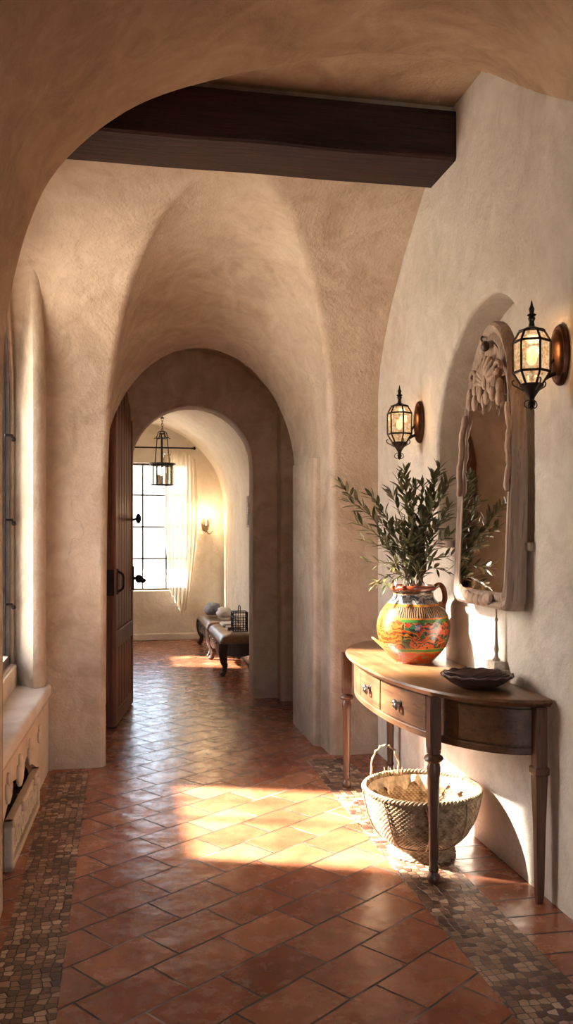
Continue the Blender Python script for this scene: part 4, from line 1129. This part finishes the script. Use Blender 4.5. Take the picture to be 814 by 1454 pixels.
point('candle_light', (1.12, 11.50, 1.66), 13, r=.03)

# hanging lantern
lx, ly, lz = 0.50, 10.45, 2.81
ln = empty('hanging_lantern', (lx, ly, lz)); tag(ln, 'black iron cage lantern hanging from the far room vault in front of the window', 'lantern')
m = MB()
for k in range(5): m.torus((0, 0, -.02 - .032 * k), .012, .0035, 'x' if k % 2 else 'y', 12, 5, sy=1.6)
m.torus((0, 0, .0), .02, .006, 'z', 12, 5); m.tube([(0, 0, .02), (0, 0, -.01)], .006); m.build('chain', IRON, ln)
m = MB(); m.torus((0, 0, -.24), .075, .007, 'z', 24, 6); m.torus((0, 0, -.19), .035, .006, 'z', 18, 6)
for k in range(6):
    a = PI / 3 * k; ca, sa = math.cos(a), math.sin(a)
    m.tube(catmull([(0, 0, -.155), (.045 * ca, .045 * sa, -.17), (.055 * ca, .055 * sa, -.20), (.075 * ca, .075 * sa, -.24), (.095 * ca, .095 * sa, -.245)], 4), .005, 5)
m.build('crown', IRON, ln)
m = MB()
for k in range(3):
    a = 2 * PI * k / 3 + .5; ca, sa = math.cos(a), math.sin(a); m.tube([(.07 * ca, .07 * sa, -.24), (.10 * ca, .10 * sa, -.55)], .006, 5)
m.tube([(-.01, 0, -.2), (-.01, 0, -.56)], .008, 5); m.build('suspension_rod', IRON, ln)
m = MB(); m.torus((0, 0, -.55), .148, .010, 'z', 28, 6); m.torus((0, 0, -.80), .128, .008, 'z', 28, 6); m.torus((0, 0, -.57), .125, .006, 'z', 28, 6)
for k in range(12):
    a = 2 * PI * k / 12; ca, sa = math.cos(a), math.sin(a); m.tube([(.128 * ca, .128 * sa, -.55), (.128 * ca, .128 * sa, -.80)], .005, 5)
for k in range(6):
    a = 2 * PI * k / 6; m.tube([(0, 0, -.55), (.148 * math.cos(a), .148 * math.sin(a), -.55)], .004, 5)
m.build('lantern_cage', IRON, ln)
m = MB(); m.lathe([(.12, -.795), (.12, -.56)], (0, 0, 0), 24); m.build('glass_panes', GLASS_S, ln, angle=180)
m = MB()
for k in range(3):
    a = 2 * PI * k / 3 + .3; m.lathe([(0, -.79), (.017, -.79), (.017, -.66 - .02 * k), (0, -.655 - .02 * k)], (.05 * math.cos(a), .05 * math.sin(a), 0), 10)
m.build('candle', TAPE, ln)
m = MB(); m.lathe([(0, -.55), (.04, -.545), (.045, -.50), (.035, -.46), (.05, -.43), (.0, -.43)], (.055, 0, 0), 12); m.build('glass_cup', GLASS_S, ln)

# curtain rod & curtain
rd = MB(); rd.tube([(-.75, 11.60, 2.565), (.97, 11.60, 2.565)], .010, 8); rd.ball((.98, 11.60, 2.565), .022, 10); rd.ball((-.76, 11.60, 2.565), .022, 10)
ro = rd.build('curtain_rod', IRON); tag(ro, 'thin dark iron curtain rod above the far window', 'curtain rod')
for x_ in (-.6, .96): MB().tube([(x_, 11.60, 2.565), (x_, 11.70, 2.565)], .008).build('rod_bracket', IRON, ro)
cu = MB(); rows = []; nc, nrw = 90, 70
for j in range(nrw + 1):
    t = j / nrw; row = []
    for i in range(nc + 1):
        s = i / nc
        # left edge: 0.66 at top to 0.62 mid; right edge 0.99 top to .90 bottom
        ze = 0.72 + (0.30 - 0.72) * min(1, s / .72) if s < .72 else 0.30 + .45 * (s - .72) / .28
        ztop = 2.54 - .22 * max(0, s - .35) ** 1.3
        z = ztop + (ze - ztop) * t
        xl = 0.63 - .05 * math.sin(PI * min(1, t * 1.1)) + .01 * t; xr = 1.0 + .06 * math.sin(PI * t) - .06 * t
        x = xl + (xr - xl) * (s ** (1 + .25 * t))
        y = 11.60 + (.030 * math.sin(2 * PI * 8 * s + 2.5 * t + math.sin(6 * s)) + .012 * math.sin(2 * PI * 19 * s + 3 * t)) * (.45 + .7 * t) - .02 * t
        row.append((x, y, z))
    rows.append(row)
cu.grid(rows); tag(cu.build('curtain', SHEER, angle=180), 'sheer cream gauze curtain gathered at the right of the far window', 'curtain')

# benches
def make_bench(L_, label, y0):
    root = empty('upholstered_bench', (1.0, y0, 0)); tag(root, label, 'bench', 'leather benches along the far room wall')
    D = .35; H = .40
    # cushion, tufted
    m = MB(); rows = []; nu, nv = 40, 18
    for j in range(nu + 1):
        v = j / nu; row = []
        for i in range(nv + 1):
            u = i / nv; e = (1 - abs(2 * u - 1) ** 6) * (1 - abs(2 * v - 1) ** 14)
            tuft = .010 * abs(math.sin(PI * 3 * v) * math.sin(PI * 1.5 * u + .3)) ** .5
            row.append((-.012 + (D + .012) * u, -.01 + (L_ + .02) * v, H - .065 + .07 * max(0, e) ** .5 + tuft * e))
        rows.append(row)
    m.grid(rows); m.build('cushion', LEATHER, root, angle=180)
    m = MB(); m.box(-.006, D, 0, L_, H - .085, H - .058); m.build('cushion_border', LEATHER, root, bevel=.008)
    # apron scalloped front and ends
    m = MB(); n = 40; rows = []
    for k in range(n + 1):
        t = k / n; z0 = H - .19 - .035 * abs(math.sin(2 * PI * t)) ** .7; rows.append([(0, L_ * t, z0), (0, L_ * t, H - .08), (.025, L_ * t, H - .08), (.025, L_ * t, z0)])
    m.grid(rows, cu=True); m.build('apron', W_DARK, root, fixn=True, angle=40)
    for yy in (0.0, L_ - .025):
        m = MB(); rows = []
        for k in range(21):
            t = k / 20; z0 = H - .18 - .03 * math.sin(PI * t); rows.append([(D * t, yy, z0), (D * t, yy, H - .08), (D * t, yy + .025, H - .08), (D * t, yy + .025, z0)])
        m.grid(rows, cu=True); m.build('apron', W_DARK, root, fixn=True, angle=40)
    m = MB()
    for k in range(4): MB().ball((-.006, L_ * (k + .5) / 4, H - .12), .022, 8, sc=(.4, 1.6, .8)).build('carved_rosette', W_DARK, root)
    for (x, y, sx, sy) in ((.03, .035, -1, -1), (.03, L_ - .035, -1, 1), (D - .03, .035, 1, -1), (D - .03, L_ - .035, 1, 1)):
        m = MB(); pts = catmull([(x, y, H - .09), (x + sx * .012, y + sy * .012, H - .16), (x + sx * .004, y + sy * .004, H - .25), (x - sx * .012, y - sy * .012, .10), (x, y, .035), (x + sx * .016, y + sy * .014, .02)], 5)
        nn_ = len(pts); rad = [.056 - .028 * min(1, k / (nn_ * .6)) for k in range(nn_)]
        m.tube(pts, rad, 10); m.ball((x + sx * .018, y + sy * .016, .022), .024, 10, sc=(1.2, 1.2, .9)); m.build('leg', W_DARK, root)
    return root
make_bench(1.20, 'nearer tufted leather bench with carved dark legs beside doorway', 8.64)
make_bench(1.26, 'farther tufted leather bench with carved dark legs near far wall', 9.98)
# things on benches
BH = .405
def rag(name, mat, loc, s, label, cat, seed):
    m = MB(); rows = []
    for j in range(13):
        p = PI * j / 12; row = []
        for i in range(24):
            a = 2 * PI * i / 24; v = Vector((math.sin(p) * math.cos(a), math.sin(p) * math.sin(a), -math.cos(p)))
            k = 1 + .28 * noise.noise(v * 1.8 + Vector((seed, 0, 0))) + .10 * noise.noise(v * 5 + Vector((seed, 3, 0)))
            row.append((v.x * s[0] * k, v.y * s[1] * k, max(0, (v.z * k + .85)) * s[2]))
        rows.append(row)
    m.grid(rows, cu=True); tag(m.build(name, mat, loc=loc, angle=180), label, cat)
rag('pillow', SLATE, (1.12, 10.55, .432), (.10, .13, .085), 'crumpled slate blue pillow on the farther leather bench', 'pillow', 2)
rag('pillow', WHITEC, (1.22, 10.22, .432), (.09, .10, .07), 'small white pillow beside the slate blue pillow on farther bench', 'pillow', 9)
m = MB(); m.box(-.10, .10, -.14, .14, 0, .018); m.box(-.09, .09, -.13, .13, .018, .03)
tag(m.build('folded_newspaper', WHITEC, loc=(1.2, 9.55, BH + .008), bevel=.004), 'pale folded newspaper lying on the nearer leather bench', 'newspaper')
m = MB(); m.box(-.07, .07, -.10, .10, 0, .03)
tag(m.build('book', LEATHER, loc=(1.19, 9.18, BH + .008), bevel=.004), 'brown leather-bound book lying on the nearer bench beside the wire basket', 'book')
wb = empty('wire_basket', (1.21, 8.84, .425)); tag(wb, 'small dark wire basket standing on the near end of the nearer bench', 'basket')
m = MB()
for z in (.008, .05, .10, .15, .20): m.tube([(-.075, -.09, z), (.075, -.09, z), (.075, .09, z), (-.075, .09, z)], .004 if 0 < z < .2 else .006, 5, closed=True)
for k in range(7):
    x = -.075 + .025 * k
    for y in (-.09, .09): m.tube([(x, y, .005), (x, y, .2)], .003, 5)
for k in range(8):
    y = -.09 + .18 * k / 7
    for x in (-.075, .075): m.tube([(x, y, .005), (x, y, .2)], .003, 5)
m.build('wire_mesh', IRON, wb)
m = MB(); m.tube(catmull([(0, -.09, .2), (0, -.06, .26), (0, .06, .26), (0, .09, .2)], 5), .005, 5); m.build('handle', IRON, wb)
m = MB(); m.lathe([(0, .005), (.05, .005), (.05, .15), (.03, .16), (0, .16)], (0, 0, 0), 16); m.build('inner_jar', GLASS_S, wb)
# wall hangings on far right wall
WXF = 1.38
hb_ = empty('wooden_plaque', (WXF - .006, 8.95, 1.20)); tag(hb_, 'small wooden plaque hanging by a cord on the far room side wall', 'plaque')
MB().box(-.02, .004, -.06, .06, -.02, .16).build('plaque_board', W_TABLE, hb_, bevel=.008)
m = MB(); m.tube([(-.012, -.04, .155), (-.008, 0, .36), (-.012, .04, .155)], .004, 5); m.ball((-.006, 0, .37), .012, 8); m.build('hanging_cord', IRON, hb_)
fr_ = empty('relief_tile', (WXF - .004, 9.25, 1.50)); tag(fr_, 'grey-brown carved relief panel on the far room side wall above the plaque', 'wall panel')
MB().box(-.018, .004, -.13, .13, 0, .34).build('tile_slab', W_FRAME, fr_, bevel=.008)
m = MB()
for k in range(5): m.ball((-.02, -.02 + .03 * math.sin(k * 2), .05 + .06 * k), .035, 10, sc=(.35, 1.4, .9))
m.build('relief_carving', W_FRAME, fr_)

# ------------------------------------------------------------------ LIGHT
world = bpy.data.worlds.new('world'); scene.world = world; world.use_nodes = True
nt = world.node_tree; bg = nt.nodes['Background']
sky = nt.nodes.new('ShaderNodeTexSky'); sky.sky_type = 'NISHITA'; sky.sun_disc = False; sky.sun_elevation = math.radians(37); sky.sun_rotation = math.radians(-70); sky.dust_density = 3.0; sky.air_density = 1.0
mixn = nt.nodes.new('ShaderNodeMix'); mixn.data_type = 'RGBA'; mixn.inputs[0].default_value = 0.75
nt.links.new(sky.outputs[0], mixn.inputs[6]); mixn.inputs[7].default_value = (0.97, 0.95, 0.92, 1)
nt.links.new(mixn.outputs[2], bg.inputs[0])
bg.inputs[1].default_value = 5.2
sd = Vector((1.0, -0.36, -0.73)).normalized()
sl = bpy.data.lights.new('sun', 'SUN'); sl.energy = 125.0; sl.color = (1.0, 0.91, 0.78); sl.angle = math.radians(3.8)
so_ = bpy.data.objects.new('sun', sl); COL.objects.link(so_); so_.location = (-6, 8, 6)
so_.rotation_euler = (-sd).to_track_quat('Z', 'Y').to_euler()
# daylight portals at the window openings (sampling aid only)
def portal(loc, sx, sy, rot):
    l = bpy.data.lights.new('window_portal', 'AREA'); l.shape = 'RECTANGLE'; l.size = sx; l.size_y = sy; l.cycles.is_portal = True
    o = bpy.data.objects.new('window_portal', l); COL.objects.link(o); o.location = loc; o.rotation_euler = rot
portal((XW - .16, (WY0 + WY1) / 2, (WZ0 + WZA) / 2), WZA - WZ0, WY1 - WY0, (0, -PI / 2, 0))
portal(((WF[0] + WF[1]) / 2, 11.91, (WF[2] + WF[3]) / 2), WF[1] - WF[0], WF[3] - WF[2], (-PI / 2, 0, 0))
portal((-1.18, (WS[0] + WS[1]) / 2, (WS[2] + WS[3]) / 2), WS[3] - WS[2], WS[1] - WS[0], (0, -PI / 2, 0))
portal(((WR[0] + WR[1]) / 2, -2.21, (WR[2] + WR[3]) / 2), WR[1] - WR[0], WR[3] - WR[2], (PI / 2, 0, 0))

scene.view_settings.view_transform = 'Standard'
scene.view_settings.look = 'None'
scene.view_settings.gamma = 1.0
scene.view_settings.use_curve_mapping = False
scene.view_settings.exposure = -0.55
